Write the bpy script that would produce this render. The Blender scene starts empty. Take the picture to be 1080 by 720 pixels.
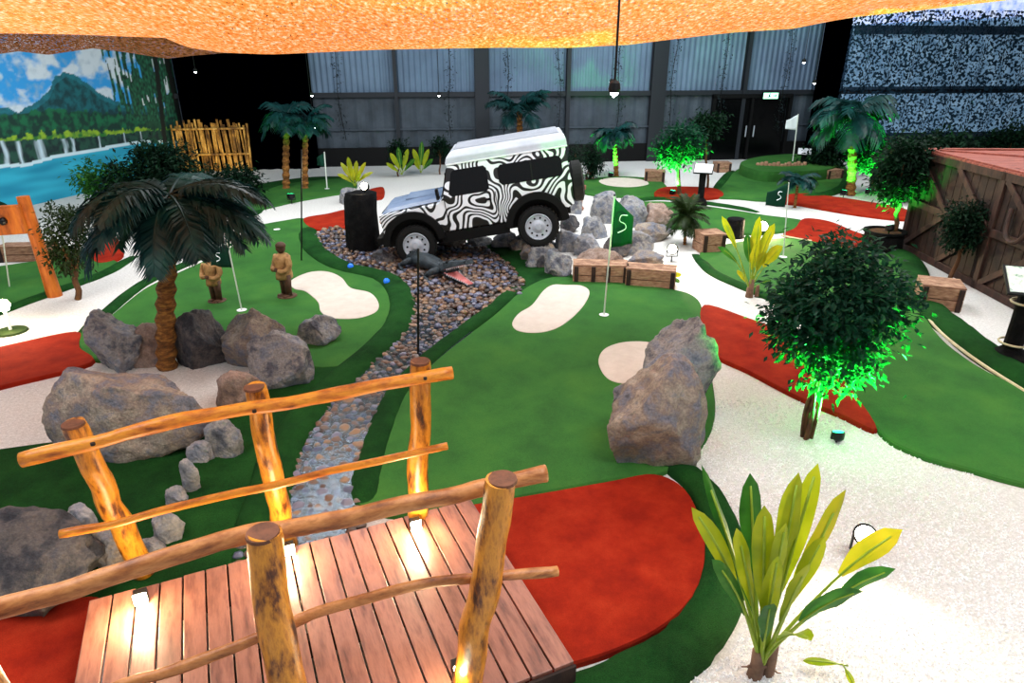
import bpy, math, random
from mathutils import Vector, Matrix, noise, geometry
C = bpy.context.scene.collection
R = math.radians
# ------------------------------------------------------------------ camera
H = 3.65; PITCH = R(23.2); FPX = 701.0
cp, sp = math.cos(PITCH), math.sin(PITCH)
cam = bpy.data.objects.new('camera', bpy.data.cameras.new('camera')); C.objects.link(cam)
cam.location = (0, 0, H); cam.rotation_euler = (math.pi/2-PITCH, 0, 0)
cam.data.sensor_width = 36; cam.data.lens = FPX/1080*36; cam.data.clip_end = 200; cam.data.clip_start = .05
bpy.context.scene.camera = cam
vs = bpy.context.scene.view_settings
vs.view_transform = 'Standard'; vs.look = 'None'; vs.gamma = 1; vs.exposure = 0.25; vs.use_curve_mapping = False

# survey helpers: bearing and dip read off the photo -> metres in the hall
def ray(px, py):
    a = (px-540)/FPX; b = (360-py)/FPX
    return Vector((a, cp+b*sp, -sp+b*cp))
def G(px, py, z=0.0):
    d = ray(px, py); t = (z-H)/d.z
    return Vector((d.x*t, d.y*t, z))
def P(px, py, Y):
    d = ray(px, py); t = Y/d.y
    return Vector((d.x*t, Y, H+d.z*t))
def scale_at(p): return (p.y*cp+(H-p.z)*sp)/FPX     # metres per pixel

# ------------------------------------------------------------------ materials
def srgb(h):
    h = h.lstrip('#'); c = [int(h[i:i+2], 16)/255 for i in (0, 2, 4)]
    return tuple(x/12.92 if x <= .04045 else ((x+.055)/1.055)**2.4 for x in c)+(1,)
def mat_base(name):
    m = bpy.data.materials.new(name); m.use_nodes = True
    nt = m.node_tree; return m, nt, nt.nodes['Principled BSDF']
def N(nt, t, **k):
    n = nt.nodes.new(t)
    for a, b in k.items():
        if a.startswith('i_'): n.inputs[a[2:].replace('_', ' ')].default_value = b
        else: setattr(n, a, b)
    return n
def ramp(nt, stops, interp='LINEAR'):
    r = nt.nodes.new('ShaderNodeValToRGB'); e = r.color_ramp.elements; r.color_ramp.interpolation = interp
    e[0].position = stops[0][0]; e[0].color = stops[0][1]; e[1].position = stops[-1][0]; e[1].color = stops[-1][1]
    for p, c in stops[1:-1]:
        q = e.new(p); q.color = c
    return r
def mottled(name, cols, scale=8, rough=.8, bump=.3, bscale=None, detail=6, dist=.01, stretch=None, sheen=0, spec=.4, coords='Object', fine=None):
    m, nt, b = mat_base(name)
    tc = N(nt, 'ShaderNodeTexCoord'); mp = N(nt, 'ShaderNodeMapping')
    if stretch: mp.inputs['Scale'].default_value = stretch
    nt.links.new(tc.outputs[coords], mp.inputs['Vector'])
    n = N(nt, 'ShaderNodeTexNoise', i_Scale=scale, i_Detail=detail, i_Roughness=.65)
    nt.links.new(mp.outputs[0], n.inputs['Vector'])
    k = len(cols); r = ramp(nt, [(.3+.4*i/(k-1), srgb(c)) for i, c in enumerate(cols)])
    nt.links.new(n.outputs['Fac'], r.inputs['Fac'])
    out = r.outputs['Color']
    if fine:
        n3 = N(nt, 'ShaderNodeTexNoise', i_Scale=fine[0], i_Detail=2)
        nt.links.new(mp.outputs[0], n3.inputs['Vector'])
        r3 = ramp(nt, [(.35, (fine[1],)*3+(1,)), (.65, (fine[2],)*3+(1,))])
        nt.links.new(n3.outputs['Fac'], r3.inputs['Fac'])
        mx = N(nt, 'ShaderNodeMixRGB', blend_type='MULTIPLY'); mx.inputs['Fac'].default_value = 1
        nt.links.new(out, mx.inputs[1]); nt.links.new(r3.outputs[0], mx.inputs[2]); out = mx.outputs[0]
    nt.links.new(out, b.inputs['Base Color'])
    b.inputs['Roughness'].default_value = rough; b.inputs['Specular IOR Level'].default_value = spec
    if bump:
        n2 = N(nt, 'ShaderNodeTexNoise', i_Scale=bscale or scale*3, i_Detail=6, i_Roughness=.7)
        nt.links.new(mp.outputs[0], n2.inputs['Vector'])
        bp = N(nt, 'ShaderNodeBump', i_Strength=bump, i_Distance=dist)
        nt.links.new(n2.outputs['Fac'], bp.inputs['Height']); nt.links.new(bp.outputs[0], b.inputs['Normal'])
    return m
def plain(name, c, rough=.5, metal=0, spec=.5, emit=None, es=0):
    m, nt, b = mat_base(name)
    b.inputs['Base Color'].default_value = srgb(c); b.inputs['Roughness'].default_value = rough
    b.inputs['Metallic'].default_value = metal; b.inputs['Specular IOR Level'].default_value = spec
    if emit:
        b.inputs['Emission Color'].default_value = srgb(emit); b.inputs['Emission Strength'].default_value = es
    return m
def leafmat(name, cols, scale=3, rough=.4, trans=.35, spec=.25):
    m = mottled(name, cols, scale=scale, rough=rough, bump=0, detail=3, coords='Object', spec=spec)
    nt = m.node_tree; b = nt.nodes['Principled BSDF']; out = nt.nodes['Material Output']
    t = N(nt, 'ShaderNodeBsdfTranslucent'); mx = N(nt, 'ShaderNodeMixShader'); mx.inputs[0].default_value = trans
    src = b.inputs['Base Color'].links[0].from_socket
    nt.links.new(src, t.inputs['Color']); nt.links.new(b.outputs[0], mx.inputs[1]); nt.links.new(t.outputs[0], mx.inputs[2])
    nt.links.new(mx.outputs[0], out.inputs['Surface'])
    return m
M = {}
M['gravel'] = mottled('gravel', ['#cbc8c2', '#dcd9d4', '#ebe9e5'], 26, .95, .9, 60, dist=.012, fine=(62, .80, 1.0))
M['gravel_stone'] = mottled('gravel_stone', ['#f2f0ee', '#fcfbfa'], 9, .9, 0)
M['turf'] = mottled('turf', ['#2c5a28', '#356a2c', '#42742e'], 1.2, .95, .5, 260, dist=.004, spec=.15, fine=(170, .72, 1.0))
M['rough'] = mottled('rough_turf', ['#123a16', '#1c4d1e', '#265c24'], 2.2, .97, .9, 150, dist=.02, spec=.1, fine=(120, .6, 1.0))  # darker than the turf, partly own tone, partly shade put into the colour
M['red'] = mottled('red_carpet', ['#7e1a0e', '#942411', '#a43018'], 3, .97, .5, 240, dist=.004, spec=.1, fine=(150, .78, 1.0))
M['sand'] = mottled('sand_carpet', ['#c4b6aa', '#d2c6ba'], 6, .95, .3, 200, dist=.003, fine=(150, .9, 1.0))
M['edging'] = mottled('edging', ['#b8ab86', '#d6cca6'], 6, .8, .2)
M['rock_grey'] = mottled('rock_grey', ['#3a3c46', '#686a74', '#a09c98', '#828896', '#5c6274'], 4.2, .75, 1.0, 11, dist=.06, fine=(40, .7, 1.0))
M['rock_brown'] = mottled('rock_brown', ['#4a4644', '#7c7e8a', '#948478', '#b0a290', '#787a86'], 3.8, .78, 1.0, 10, dist=.06, fine=(45, .7, 1.0))
M['rock_dark'] = mottled('rock_dark', ['#202024', '#3c3c42', '#6a625e', '#464852'], 4.2, .75, 1.0, 11, dist=.06, fine=(45, .7, 1.0))
M['rock_pink'] = mottled('rock_pink', ['#564a48', '#927868', '#a89286', '#74707a'], 4.0, .8, 1.0, 12, dist=.05, fine=(45, .75, 1.0))
M['rock_pale'] = mottled('rock_pale', ['#565a66', '#868a96', '#b0aaa6', '#8c90a0'], 4.5, .75, 1.0, 12, dist=.05, fine=(45, .75, 1.0))
def wood(name, cols, stretch=(3, 3, .35), scale=7, rough=.5, bump=.4, spec=.4):
    return mottled(name, cols, scale, rough, bump, scale*2.5, dist=.01, stretch=stretch, spec=spec)
M['log'] = wood('varnished_log', ['#180a04', '#5a2c0a', '#a8681a', '#cc8626', '#b06c1c', '#34180a'], (5, 5, 1.4), 2.4, .35, .35)
M['log_gold'] = wood('rail_gold', ['#6a300a', '#b8661a', '#d88a26', '#a8581a'], (1.5, 1.5, 6), 3, .38, .3)
M['log_pale'] = wood('rail_pole', ['#5a2c12', '#94582a', '#b87a44', '#80481f'], (1.5, 1.5, 6), 3, .42, .3)
M['log_end'] = mottled('log_end', ['#4a2a1a', '#7a4a30'], 12, .7, .3)
M['crate'] = wood('crate_wood', ['#6a4836', '#987258', '#b89478'], (2, 2, 9), 4, .75, .5)
M['crate_dark'] = wood('crate_dark', ['#120b08', '#2a1912', '#3e271b'], (6, 1.5, 1.5), 2.4, .75, .5)
M['crate_top'] = wood('crate_top', ['#5a2c22', '#8a4436', '#a05a48'], (1, 5, 1), 3, .7, .4)
M['crate_frame'] = wood('crate_frame', ['#1c110c', '#38221a', '#4e3226'], (3, 3, 1), 3, .7, .4)
M['orange_wood'] = wood('orange_timber', ['#7a3a0c', '#b85e14', '#d07a22'], (3, 3, .6), 3, .5, .3)
def deckmat():
    m = mottled('deck_board', ['#5c3026', '#84503e', '#9c6450', '#784436'], 3.2, .4, .25, 18, dist=.004, stretch=(5, .8, 1), spec=.6)
    nt = m.node_tree; b = nt.nodes['Principled BSDF']; src = b.inputs['Base Color'].links[0].from_socket
    oi = N(nt, 'ShaderNodeObjectInfo'); r = ramp(nt, [(0, (.72, .72, .72, 1)), (1, (1, 1, 1, 1))])
    mx = N(nt, 'ShaderNodeMixRGB', blend_type='MULTIPLY'); mx.inputs['Fac'].default_value = 1
    nt.links.new(oi.outputs['Random'], r.inputs[0]); nt.links.new(src, mx.inputs[1]); nt.links.new(r.outputs[0], mx.inputs[2])
    nt.links.new(mx.outputs[0], b.inputs['Base Color']); return m
M['deck'] = deckmat()
M['black'] = plain('black_paint', '#060607', .6, 0, .2)
M['black_metal'] = plain('black_metal', '#111214', .4, .5)
M['rubber'] = mottled('rubber', ['#050505', '#0c0c0c'], 20, .9, .2)
M['white'] = plain('white_paint', '#e8e8ea', .4)
M['roofwhite'] = mottled('roof_white', ['#a4a8b2', '#c0c2c8'], 2, .35, .05)
M['glassdark'] = plain('dark_glass', '#020304', .25, 0, .25)
M['steel'] = plain('steel_rim', '#b4bac4', .4, .1)
M['flag'] = plain('flag_green', '#053526', .8, 0, .2)
M['flagwhite'] = plain('flag_white', '#dfe8ea', .7)
M['pole'] = plain('flag_pole', '#cfd6cc', .4)
M['lampwarm'] = plain('lamp_warm', '#fff2d0', .4, emit='#ffe9b8', es=60)
M['lampgreen'] = plain('lamp_green', '#50ffb0', .4, emit='#10f090', es=7)
M['lampwhite'] = plain('lamp_white', '#ffffff', .4, emit='#f4f8ff', es=18)
M['exit'] = plain('exit_face', '#a8ffd0', .4, emit='#9cf0c4', es=2.5)
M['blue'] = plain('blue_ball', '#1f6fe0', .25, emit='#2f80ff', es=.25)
M['leaf_dark'] = leafmat('leaf_dark', ['#06140c', '#0a2214', '#12321a'], 3, .6, .15, .1)
M['leaf_ficus'] = leafmat('leaf_ficus', ['#0c2a1a', '#144230', '#1e5630'], 4, .45, .5, .2)
M['leaf_palm'] = leafmat('leaf_palm', ['#08201e', '#0e3434', '#164a46'], 3, .45, .2, .25)
M['leaf_mid'] = leafmat('leaf_mid', ['#1c4a1a', '#2f6a22', '#46802c'], 4, .4, .35)
M['leaf_banana'] = leafmat('leaf_banana', ['#6e8a10', '#98a818', '#b4ba28'], 2.5, .35, .45)
M['leaf_yellow'] = leafmat('leaf_yellow', ['#7e9018', '#a0a01c', '#b8ac24'], 2.5, .35, .5)
M['leaf_olive'] = leafmat('leaf_olive', ['#16240e', '#2e4218'], 4, .5, .3)
M['stalk'] = mottled('stalk', ['#6f8a1c', '#93a828'], 6, .5, .1)
M['corm'] = mottled('corm', ['#5a4030', '#8a6a54'], 10, .8, .5)
M['bark'] = mottled('bark', ['#2e1c10', '#5a3a20', '#7a5228'], 8, .85, .8, 18, dist=.02, stretch=(1, 1, .5))
M['palmbark'] = mottled('palm_bark', ['#2c170a', '#7a4c1c', '#b07a34'], 9, .85, .8, 20, dist=.02, stretch=(1, 1, 3))
M['terracotta'] = mottled('terracotta', ['#7a4a3a', '#a06a54'], 5, .8, .2)
M['pot_dark'] = mottled('pot_dark', ['#050505', '#101011', '#1c1a18'], 6, .85, .9, 10, dist=.04, spec=.1)
M['statue'] = mottled('carved_figure', ['#5a3a20', '#9a7444', '#b89060'], 9, .7, .6, 22, dist=.01)
M['statue_dark'] = mottled('carved_trousers', ['#2e1c12', '#5c3c26'], 9, .7, .6, 22, dist=.01)
M['croc'] = mottled('croc_skin', ['#10161a', '#242e34', '#3a444c'], 9, .5, .9, 30, dist=.02)
M['mouth'] = mottled('croc_mouth', ['#a8484a', '#d88a86'], 8, .4, .1)
M['bamboo'] = mottled('bamboo', ['#1a1006', '#6a4818', '#b88a3a', '#e0b868'], 5, .5, .3, stretch=(1, 1, .4))
M['curtain'] = plain('black_curtain', '#000001', 1.0, 0, 0)
M['column'] = plain('steel_column', '#1d2229', .6, .2)
def wall_mat():
    m, nt, b = mat_base('corrugated_wall')
    tc = N(nt, 'ShaderNodeTexCoord'); sx = N(nt, 'ShaderNodeSeparateXYZ')
    nt.links.new(tc.outputs['Object'], sx.inputs[0])
    n = N(nt, 'ShaderNodeTexNoise', i_Scale=.7, i_Detail=5); nt.links.new(tc.outputs['Object'], n.inputs['Vector'])
    r = ramp(nt, [(.3, srgb('#566a80')), (.7, srgb('#7088a0'))]); nt.links.new(n.outputs['Fac'], r.inputs[0])
    nt.links.new(r.outputs[0], b.inputs['Base Color'])
    b.inputs['Roughness'].default_value = .5; b.inputs['Metallic'].default_value = .2
    return m
M['wall'] = wall_mat()
M['wall_low'] = mottled('lower_cladding', ['#2c343c', '#3a444e', '#48525c'], 1.2, .6, .1)
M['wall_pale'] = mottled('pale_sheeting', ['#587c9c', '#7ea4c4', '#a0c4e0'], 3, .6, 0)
_b = M['wall_pale'].node_tree.nodes['Principled BSDF']; M['wall_pale'].node_tree.links.new(_b.inputs['Base Color'].links[0].from_socket, _b.inputs['Emission Color']); _b.inputs['Emission Strength'].default_value = .32  # emission added to brighten the sheeting, standing in for daylight through it
M['wall_pale2'] = plain('pale_rail', '#3c5268', .6)
M['plaster'] = mottled('wall_paint', ['#2a2f34', '#343a40'], 1.5, .8, .1)
def net_mat(name, cols, scale, thr, trans, tl=.4, spots=None, stretch=(1, 1, 1)):
    m, nt, b = mat_base(name); out = nt.nodes['Material Output']
    tc = N(nt, 'ShaderNodeTexCoord'); mp = N(nt, 'ShaderNodeMapping'); mp.inputs['Scale'].default_value = stretch
    nt.links.new(tc.outputs['Object'], mp.inputs[0])
    n = N(nt, 'ShaderNodeTexNoise', i_Scale=scale, i_Detail=3, i_Roughness=.6); nt.links.new(mp.outputs[0], n.inputs['Vector'])
    r = ramp(nt, [(.32+.36*i/(len(cols)-1), srgb(c)) for i, c in enumerate(cols)])
    nt.links.new(n.outputs['Fac'], r.inputs[0]); nt.links.new(r.outputs[0], b.inputs['Base Color'])
    b.inputs['Roughness'].default_value = .8; b.inputs['Specular IOR Level'].default_value = .1
    t = N(nt, 'ShaderNodeBsdfTranslucent'); nt.links.new(r.outputs[0], t.inputs[0])
    m1 = N(nt, 'ShaderNodeMixShader'); m1.inputs[0].default_value = tl
    nt.links.new(b.outputs[0], m1.inputs[1]); nt.links.new(t.outputs[0], m1.inputs[2])
    n2 = N(nt, 'ShaderNodeTexNoise', i_Scale=scale*trans, i_Detail=2); nt.links.new(mp.outputs[0], n2.inputs['Vector'])
    r2 = ramp(nt, [(thr, (0, 0, 0, 1)), (thr+.015, (1, 1, 1, 1))]); nt.links.new(n2.outputs['Fac'], r2.inputs[0])
    tr = N(nt, 'ShaderNodeBsdfTransparent'); m2 = N(nt, 'ShaderNodeMixShader')
    nt.links.new(r2.outputs[0], m2.inputs[0]); nt.links.new(m1.outputs[0], m2.inputs[1]); nt.links.new(tr.outputs[0], m2.inputs[2])
    nt.links.new(m2.outputs[0], out.inputs['Surface'])
    return m
M['orange_net'] = net_mat('orange_scrim', ['#b8581c', '#d87830', '#e09058', '#e8c0a4'], 30, .66, 1.6, .5, stretch=(1, .45, 1))
M['brown_net'] = net_mat('brown_scrim', ['#3a200e', '#6a3e18', '#8a5a38', '#6a6a90'], 20, .62, 2.0, .3)
M['camo'] = net_mat('camouflage_net', ['#10202c', '#1a3040', '#26404e'], 9, .495, 1.25, .1)
def zebra():
    m, nt, b = mat_base('zebra_paint')
    tc = N(nt, 'ShaderNodeTexCoord'); mp = N(nt, 'ShaderNodeMapping'); mp.inputs['Scale'].default_value = (1, .35, 1.0)
    mp.inputs['Rotation'].default_value = (0, R(28), 0)
    nt.links.new(tc.outputs['Object'], mp.inputs[0])
    n = N(nt, 'ShaderNodeTexNoise', i_Scale=1.7, i_Detail=1.0, i_Roughness=.4); nt.links.new(mp.outputs[0], n.inputs['Vector'])
    ml = N(nt, 'ShaderNodeMath', operation='MULTIPLY'); ml.inputs[1].default_value = 80
    nt.links.new(n.outputs['Fac'], ml.inputs[0])
    sx = N(nt, 'ShaderNodeSeparateXYZ'); nt.links.new(mp.outputs[0], sx.inputs[0])
    mlx = N(nt, 'ShaderNodeMath', operation='MULTIPLY'); mlx.inputs[1].default_value = 24; nt.links.new(sx.outputs[0], mlx.inputs[0])
    ad = N(nt, 'ShaderNodeMath', operation='ADD'); nt.links.new(ml.outputs[0], ad.inputs[0]); nt.links.new(mlx.outputs[0], ad.inputs[1])
    sn = N(nt, 'ShaderNodeMath', operation='SINE'); nt.links.new(ad.outputs[0], sn.inputs[0])
    r = ramp(nt, [(.42, srgb('#07070a')), (.5, srgb('#e6e8ec'))])
    ma = N(nt, 'ShaderNodeMath', operation='MULTIPLY_ADD'); ma.inputs[1].default_value = .5; ma.inputs[2].default_value = .5
    nt.links.new(sn.outputs[0], ma.inputs[0]); nt.links.new(ma.outputs[0], r.inputs[0])
    nt.links.new(r.outputs[0], b.inputs['Base Color']); b.inputs['Roughness'].default_value = .35
    return m
M['zebra'] = zebra()
M['bonnet'] = mottled('bonnet_paint', ['#5c6c88', '#8494ac'], 1.5, .22, 0)
def water():
    m, nt, b = mat_base('stream_water'); out = nt.nodes['Material Output']
    gl = N(nt, 'ShaderNodeBsdfGlossy'); gl.inputs['Color'].default_value = (.75, .88, 1, 1); gl.inputs['Roughness'].default_value = .28
    tr = N(nt, 'ShaderNodeBsdfTransparent'); tr.inputs['Color'].default_value = (.78, .88, .92, 1)
    fr = N(nt, 'ShaderNodeFresnel'); fr.inputs['IOR'].default_value = 1.5
    n = N(nt, 'ShaderNodeTexNoise', i_Scale=14, i_Detail=3); bp = N(nt, 'ShaderNodeBump', i_Strength=.3, i_Distance=.01)
    tc = N(nt, 'ShaderNodeTexCoord'); nt.links.new(tc.outputs['Object'], n.inputs['Vector'])
    nt.links.new(n.outputs['Fac'], bp.inputs['Height']); nt.links.new(bp.outputs[0], gl.inputs['Normal']); nt.links.new(bp.outputs[0], fr.inputs['Normal'])
    mx = N(nt, 'ShaderNodeMixShader'); nt.links.new(fr.outputs[0], mx.inputs[0]); nt.links.new(tr.outputs[0], mx.inputs[1]); nt.links.new(gl.outputs[0], mx.inputs[2])
    nt.links.new(mx.outputs[0], out.inputs['Surface']); return m
M['water'] = water()
PEB = ['#4a3428', '#644836', '#444a60', '#62524a', '#84664c', '#302826', '#6c6a7c']
for i, c in enumerate(PEB): M['peb%d' % i] = plain('pebble_stone_%s' % 'abcdefg'[i], c, .38)

# ------------------------------------------------------------------ object helpers
def ob(name, V, F, mat, parent=None, smooth=False, bevel=0, sub=0, label=None, mats=None, mi=None):
    me = bpy.data.meshes.new(name); me.from_pydata([tuple(v) for v in V], [], F)
    for mm in (mats or [mat]): me.materials.append(M[mm] if isinstance(mm, str) else mm)
    if mi: me.polygons.foreach_set('material_index', mi)
    if smooth: me.polygons.foreach_set('use_smooth', [True]*len(me.polygons))
    me.update()
    o = bpy.data.objects.new(name, me); C.objects.link(o)
    if parent: o.parent = parent
    if bevel:
        b = o.modifiers.new('bevel', 'BEVEL'); b.width = bevel; b.segments = 2; b.limit_method = 'ANGLE'
    if sub:
        s = o.modifiers.new('sub', 'SUBSURF'); s.levels = sub; s.render_levels = sub
    if label: o['label'] = label
    return o
def tag(o, label, cat, group=None, kind=None):
    o['label'] = label; o['category'] = cat
    if group: o['group'] = group
    if kind: o['kind'] = kind
    return o
def thing(name, label, cat, loc=(0, 0, 0), rz=0, group=None, rot=None):
    o = bpy.data.objects.new(name, None); C.objects.link(o); o.empty_display_size = .2
    o.location = loc; o.rotation_euler = rot or (0, 0, rz)
    return tag(o, label, cat, group)
def struct(o): o['kind'] = 'structure'; return o
def join(*parts):
    V, F = [], []
    for v, f in parts:
        k = len(V); V += list(v); F += [tuple(i+k for i in q) for q in f]
    return V, F
def xf(g, m): return [m @ Vector(v) for v in g[0]], g[1]
def mv(g, x, y, z): return [Vector(v)+Vector((x, y, z)) for v in g[0]], g[1]
def box(cx, cy, cz, sx, sy, sz):
    V = [Vector((cx+sx/2*a, cy+sy/2*b, cz+sz/2*c)) for a in (-1, 1) for b in (-1, 1) for c in (-1, 1)]
    return V, [(0, 1, 3, 2), (4, 6, 7, 5), (0, 4, 5, 1), (2, 3, 7, 6), (0, 2, 6, 4), (1, 5, 7, 3)]
def tube(pts, rad, n=10, cap=True, flat=1.0, rj=0, rng=None):
    pts = [Vector(p) for p in pts]
    if not hasattr(rad, '__len__'): rad = [rad]*len(pts)
    V, F = [], []; up = None
    for i, p in enumerate(pts):
        t = (pts[min(i+1, len(pts)-1)]-pts[max(i-1, 0)]).normalized()
        if up is None:
            up = Vector((0, 0, 1)) if abs(t.z) < .9 else Vector((1, 0, 0))
        s = t.cross(up).normalized(); up = s.cross(t).normalized()
        for k in range(n):
            a = 2*math.pi*k/n; r = rad[i]*(1+(rng.uniform(-rj, rj) if rng else 0))
            V.append(p+s*math.cos(a)*r+up*math.sin(a)*r*flat)
    for i in range(len(pts)-1):
        for k in range(n):
            a, b = i*n+k, i*n+(k+1) % n; F.append((a, b, b+n, a+n))
    if cap: F.append(tuple(range(n-1, -1, -1))); F.append(tuple(len(V)-n+k for k in range(n)))
    return V, F
def lathe(prof, n=20, caps=True):
    V, F = [], []
    for r, z in prof:
        for k in range(n):
            a = 2*math.pi*k/n; V.append(Vector((r*math.cos(a), r*math.sin(a), z)))
    for i in range(len(prof)-1):
        for k in range(n):
            a, b = i*n+k, i*n+(k+1) % n; F.append((a, b, b+n, a+n))
    if caps: F.append(tuple(range(n-1, -1, -1))); F.append(tuple(len(V)-n+k for k in range(n)))
    return V, F
def spline(pts, k=6, closed=False):
    pts = [Vector(p) for p in pts]; n = len(pts); out = []
    rng = range(n) if closed else range(n-1)
    for i in rng:
        g = (lambda j: pts[j % n]) if closed else (lambda j: pts[max(0, min(n-1, j))])
        p0, p1, p2, p3 = g(i-1), g(i), g(i+1), g(i+2)
        for s in range(k):
            t = s/k
            out.append(.5*((2*p1)+(p2-p0)*t+(2*p0-5*p1+4*p2-p3)*t*t+(3*p1-p0-3*p2+p3)*t**3))
    if not closed: out.append(pts[-1])
    return out
def slab(pts, z, e=.03, zb=0.0, jit=0, rng=None):
    """outline in metres -> slab with a rounded rim"""
    n = len(pts); pts = [Vector((p[0], p[1], 0)) for p in pts]
    area = sum(pts[i].x*pts[(i+1) % n].y-pts[(i+1) % n].x*pts[i].y for i in range(n))
    if area < 0: pts.reverse()
    V = []; offs = []
    for i in range(n):
        t = (pts[(i+1) % n]-pts[i-1]).normalized(); offs.append(Vector((-t.y, t.x, 0)))
    for i, p in enumerate(pts):
        if rng and jit: p += offs[i]*rng.uniform(-jit, jit)
        V.append(Vector((p.x, p.y, zb)))
    for i, p in enumerate(pts): V.append(Vector((p.x, p.y, zb))+offs[i]*e*.3+Vector((0, 0, (z-zb)*.7)))
    for i, p in enumerate(pts): V.append(Vector((p.x, p.y, z))+offs[i]*e)
    F = []
    for l in (0, 1):
        for i in range(n): a, b = l*n+i, l*n+(i+1) % n; F.append((a, b, b+n, a+n))
    tri = geometry.tessellate_polygon([[V[2*n+i] for i in range(n)]])
    for t in tri:
        a, b, c = V[2*n+t[0]], V[2*n+t[1]], V[2*n+t[2]]
        q = tuple(2*n+i for i in t)
        if (b-a).cross(c-a).z < 0: q = q[::-1]
        F.append(q)
    return V, F
def gpoly(px, z, k=5, smooth=True):
    pts = [G(x, y, z) for x, y in px]
    return spline(pts, k, True) if smooth else pts
def ridge(px, w, h, z0=0.0, k=6, seed=1, taper=True):
    """rounded turf bank along a line"""
    rng = random.Random(seed); pts = spline([G(x, y, z0) for x, y in px], k); V, F = [], []; m = 9
    for i, p in enumerate(pts):
        t = (pts[min(i+1, len(pts)-1)]-pts[max(i-1, 0)]).normalized(); s = Vector((t.y, -t.x, 0))
        e = min(1, (i+.4)/4, (len(pts)-.6-i)/4) if taper else 1
        ww = (w[0]+(w[1]-w[0])*i/(len(pts)-1)) if hasattr(w, '__len__') else w
        for j in range(m):
            a = math.pi*j/(m-1)
            V.append(p+s*math.cos(a)*ww/2*(.6+.4*e)*(1+rng.uniform(-.05, .05))+Vector((0, 0, math.sin(a)**.8*h*e*(1+rng.uniform(-.1, .1)))))
    for i in range(len(pts)-1):
        for j in range(m-1):
            a = i*m+j; F.append((a, a+m, a+m+1, a+1))
    return V, F
def rebase(g, o): return [Vector(v)-Vector(o) for v in g[0]], g[1]
def pin(poly, x, y):
    c = False; n = len(poly)
    for i in range(n):
        a, b = poly[i], poly[i-1]
        if (a[1] > y) != (b[1] > y) and x < (b[0]-a[0])*(y-a[1])/(b[1]-a[1])+a[0]: c = not c
    return c

# ------------------------------------------------------------------ the hall
ZC = 7.6
# wall ends
WA = Vector((-15.2, 8.0, 0)); WB = Vector((-11.4, 24.0, 0)); WR = Vector((21.5, 28.2, 0))
struct(ob('floor', *slab([(-30, -6), (30, -6), (30, 34), (-30, 34)], 0.0, .01, -.3), 'gravel'))
# back wall in a frame of its own
bw_dir = (WR-WB).normalized(); bw_len = (WR-WB).length; bw_ang = math.atan2(bw_dir.y, bw_dir.x)
def BW(px, py=None, off=0.0):
    """where a line of sight meets the far wall (off metres in front): distance along it and height"""
    n = Vector((bw_dir.y, -bw_dir.x, 0)); d = ray(px, py if py is not None else 100); o = Vector((0, 0, H))
    t = ((WB+n*off)-o).dot(n)/d.dot(n); p = o+d*t
    return (p-WB).dot(bw_dir), p.z, p
def corrugated(L, h, step, amp):
    V, F = [], []; n = int(L/step)
    for i in range(n+1):
        y = amp if (i % 4) in (0, 1) else 0
        V += [Vector((i*step, y, 0)), Vector((i*step, y, h))]
    for i in range(n): F.append((2*i, 2*i+2, 2*i+3, 2*i+1))
    return V, F
gz = 2.42
wb = ob('wall_back', *mv(corrugated(bw_len, ZC-gz, .05, .03), 0, 0, gz), 'wall'); wb.location = WB; wb.rotation_euler.z = bw_ang; struct(wb)
lo = ob('wall_back_lower', *mv(corrugated(bw_len, gz, .13, .03), 0, -.05, 0), 'wall_low'); lo.name = 'wall_back_2'
lo.location = WB; lo.rotation_euler.z = bw_ang; struct(lo)
tr = []
gi = box(bw_len/2, -.12, gz, bw_len, .14, .16); gi2 = box(bw_len/2, -.1, 1.25, bw_len, .06, .05); gi3 = box(bw_len/2, -.12, 4.9, bw_len, .14, .16)
o = ob('trim_1', *gi, 'column'); o.location = WB; o.rotation_euler.z = bw_ang; struct(o)
o = ob('trim_2', *gi2, 'wall_low'); o.location = WB; o.rotation_euler.z = bw_ang; struct(o)
o = ob('trim_3', *box(bw_len/2, -.1, .32, bw_len, .1, .64), 'black'); o.location = WB; o.rotation_euler.z = bw_ang; struct(o)
def column(px, w, n):
    u, _, _ = BW(px)
    o = ob('trim_%d' % n, *join(box(u, -.25, ZC/2, w, .03, ZC), box(u, -.1, ZC/2, w*.25, .3, ZC), box(u, -.02, ZC/2, w, .03, ZC)), 'column')
    o.location = WB; o.rotation_euler.z = bw_ang; struct(o)
for i, (px, w) in enumerate([(508, .5), (692, .55), (418, .12), (598, .14), (782, .14)]): column(px, w, 4+i)
# pale wall sheeting, glow added in place of daylight, behind the camouflage net and the strip window over it
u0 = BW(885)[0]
o = ob('pale_wall_glow', *box((u0+bw_len)/2, -.16, 3.0, bw_len-u0, .04, 4.2), 'wall_pale'); o.location = WB; o.rotation_euler.z = bw_ang; struct(o)
M['strip'] = mottled('strip_window', ['#6f8fd8', '#e8f0ff'], 5, .3, 0)
_b = M['strip'].node_tree.nodes['Principled BSDF']; M['strip'].node_tree.links.new(_b.inputs['Base Color'].links[0].from_socket, _b.inputs['Emission Color']); _b.inputs['Emission Strength'].default_value = .9
ua, za, _ = BW(893, 22); ub, zb_, _ = BW(1085, 8)
o = ob('window_2', [Vector((ua, -.3, za-.15)), Vector((ub, -.3, zb_-.3)), Vector((ub, -.3, zb_+.35)), Vector((ua, -.3, za+.35))], [(0, 1, 2, 3)], 'strip')
sm = o.modifiers.new('s', 'SOLIDIFY'); sm.thickness = .06; o.location = WB; o.rotation_euler.z = bw_ang; struct(o)
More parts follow.
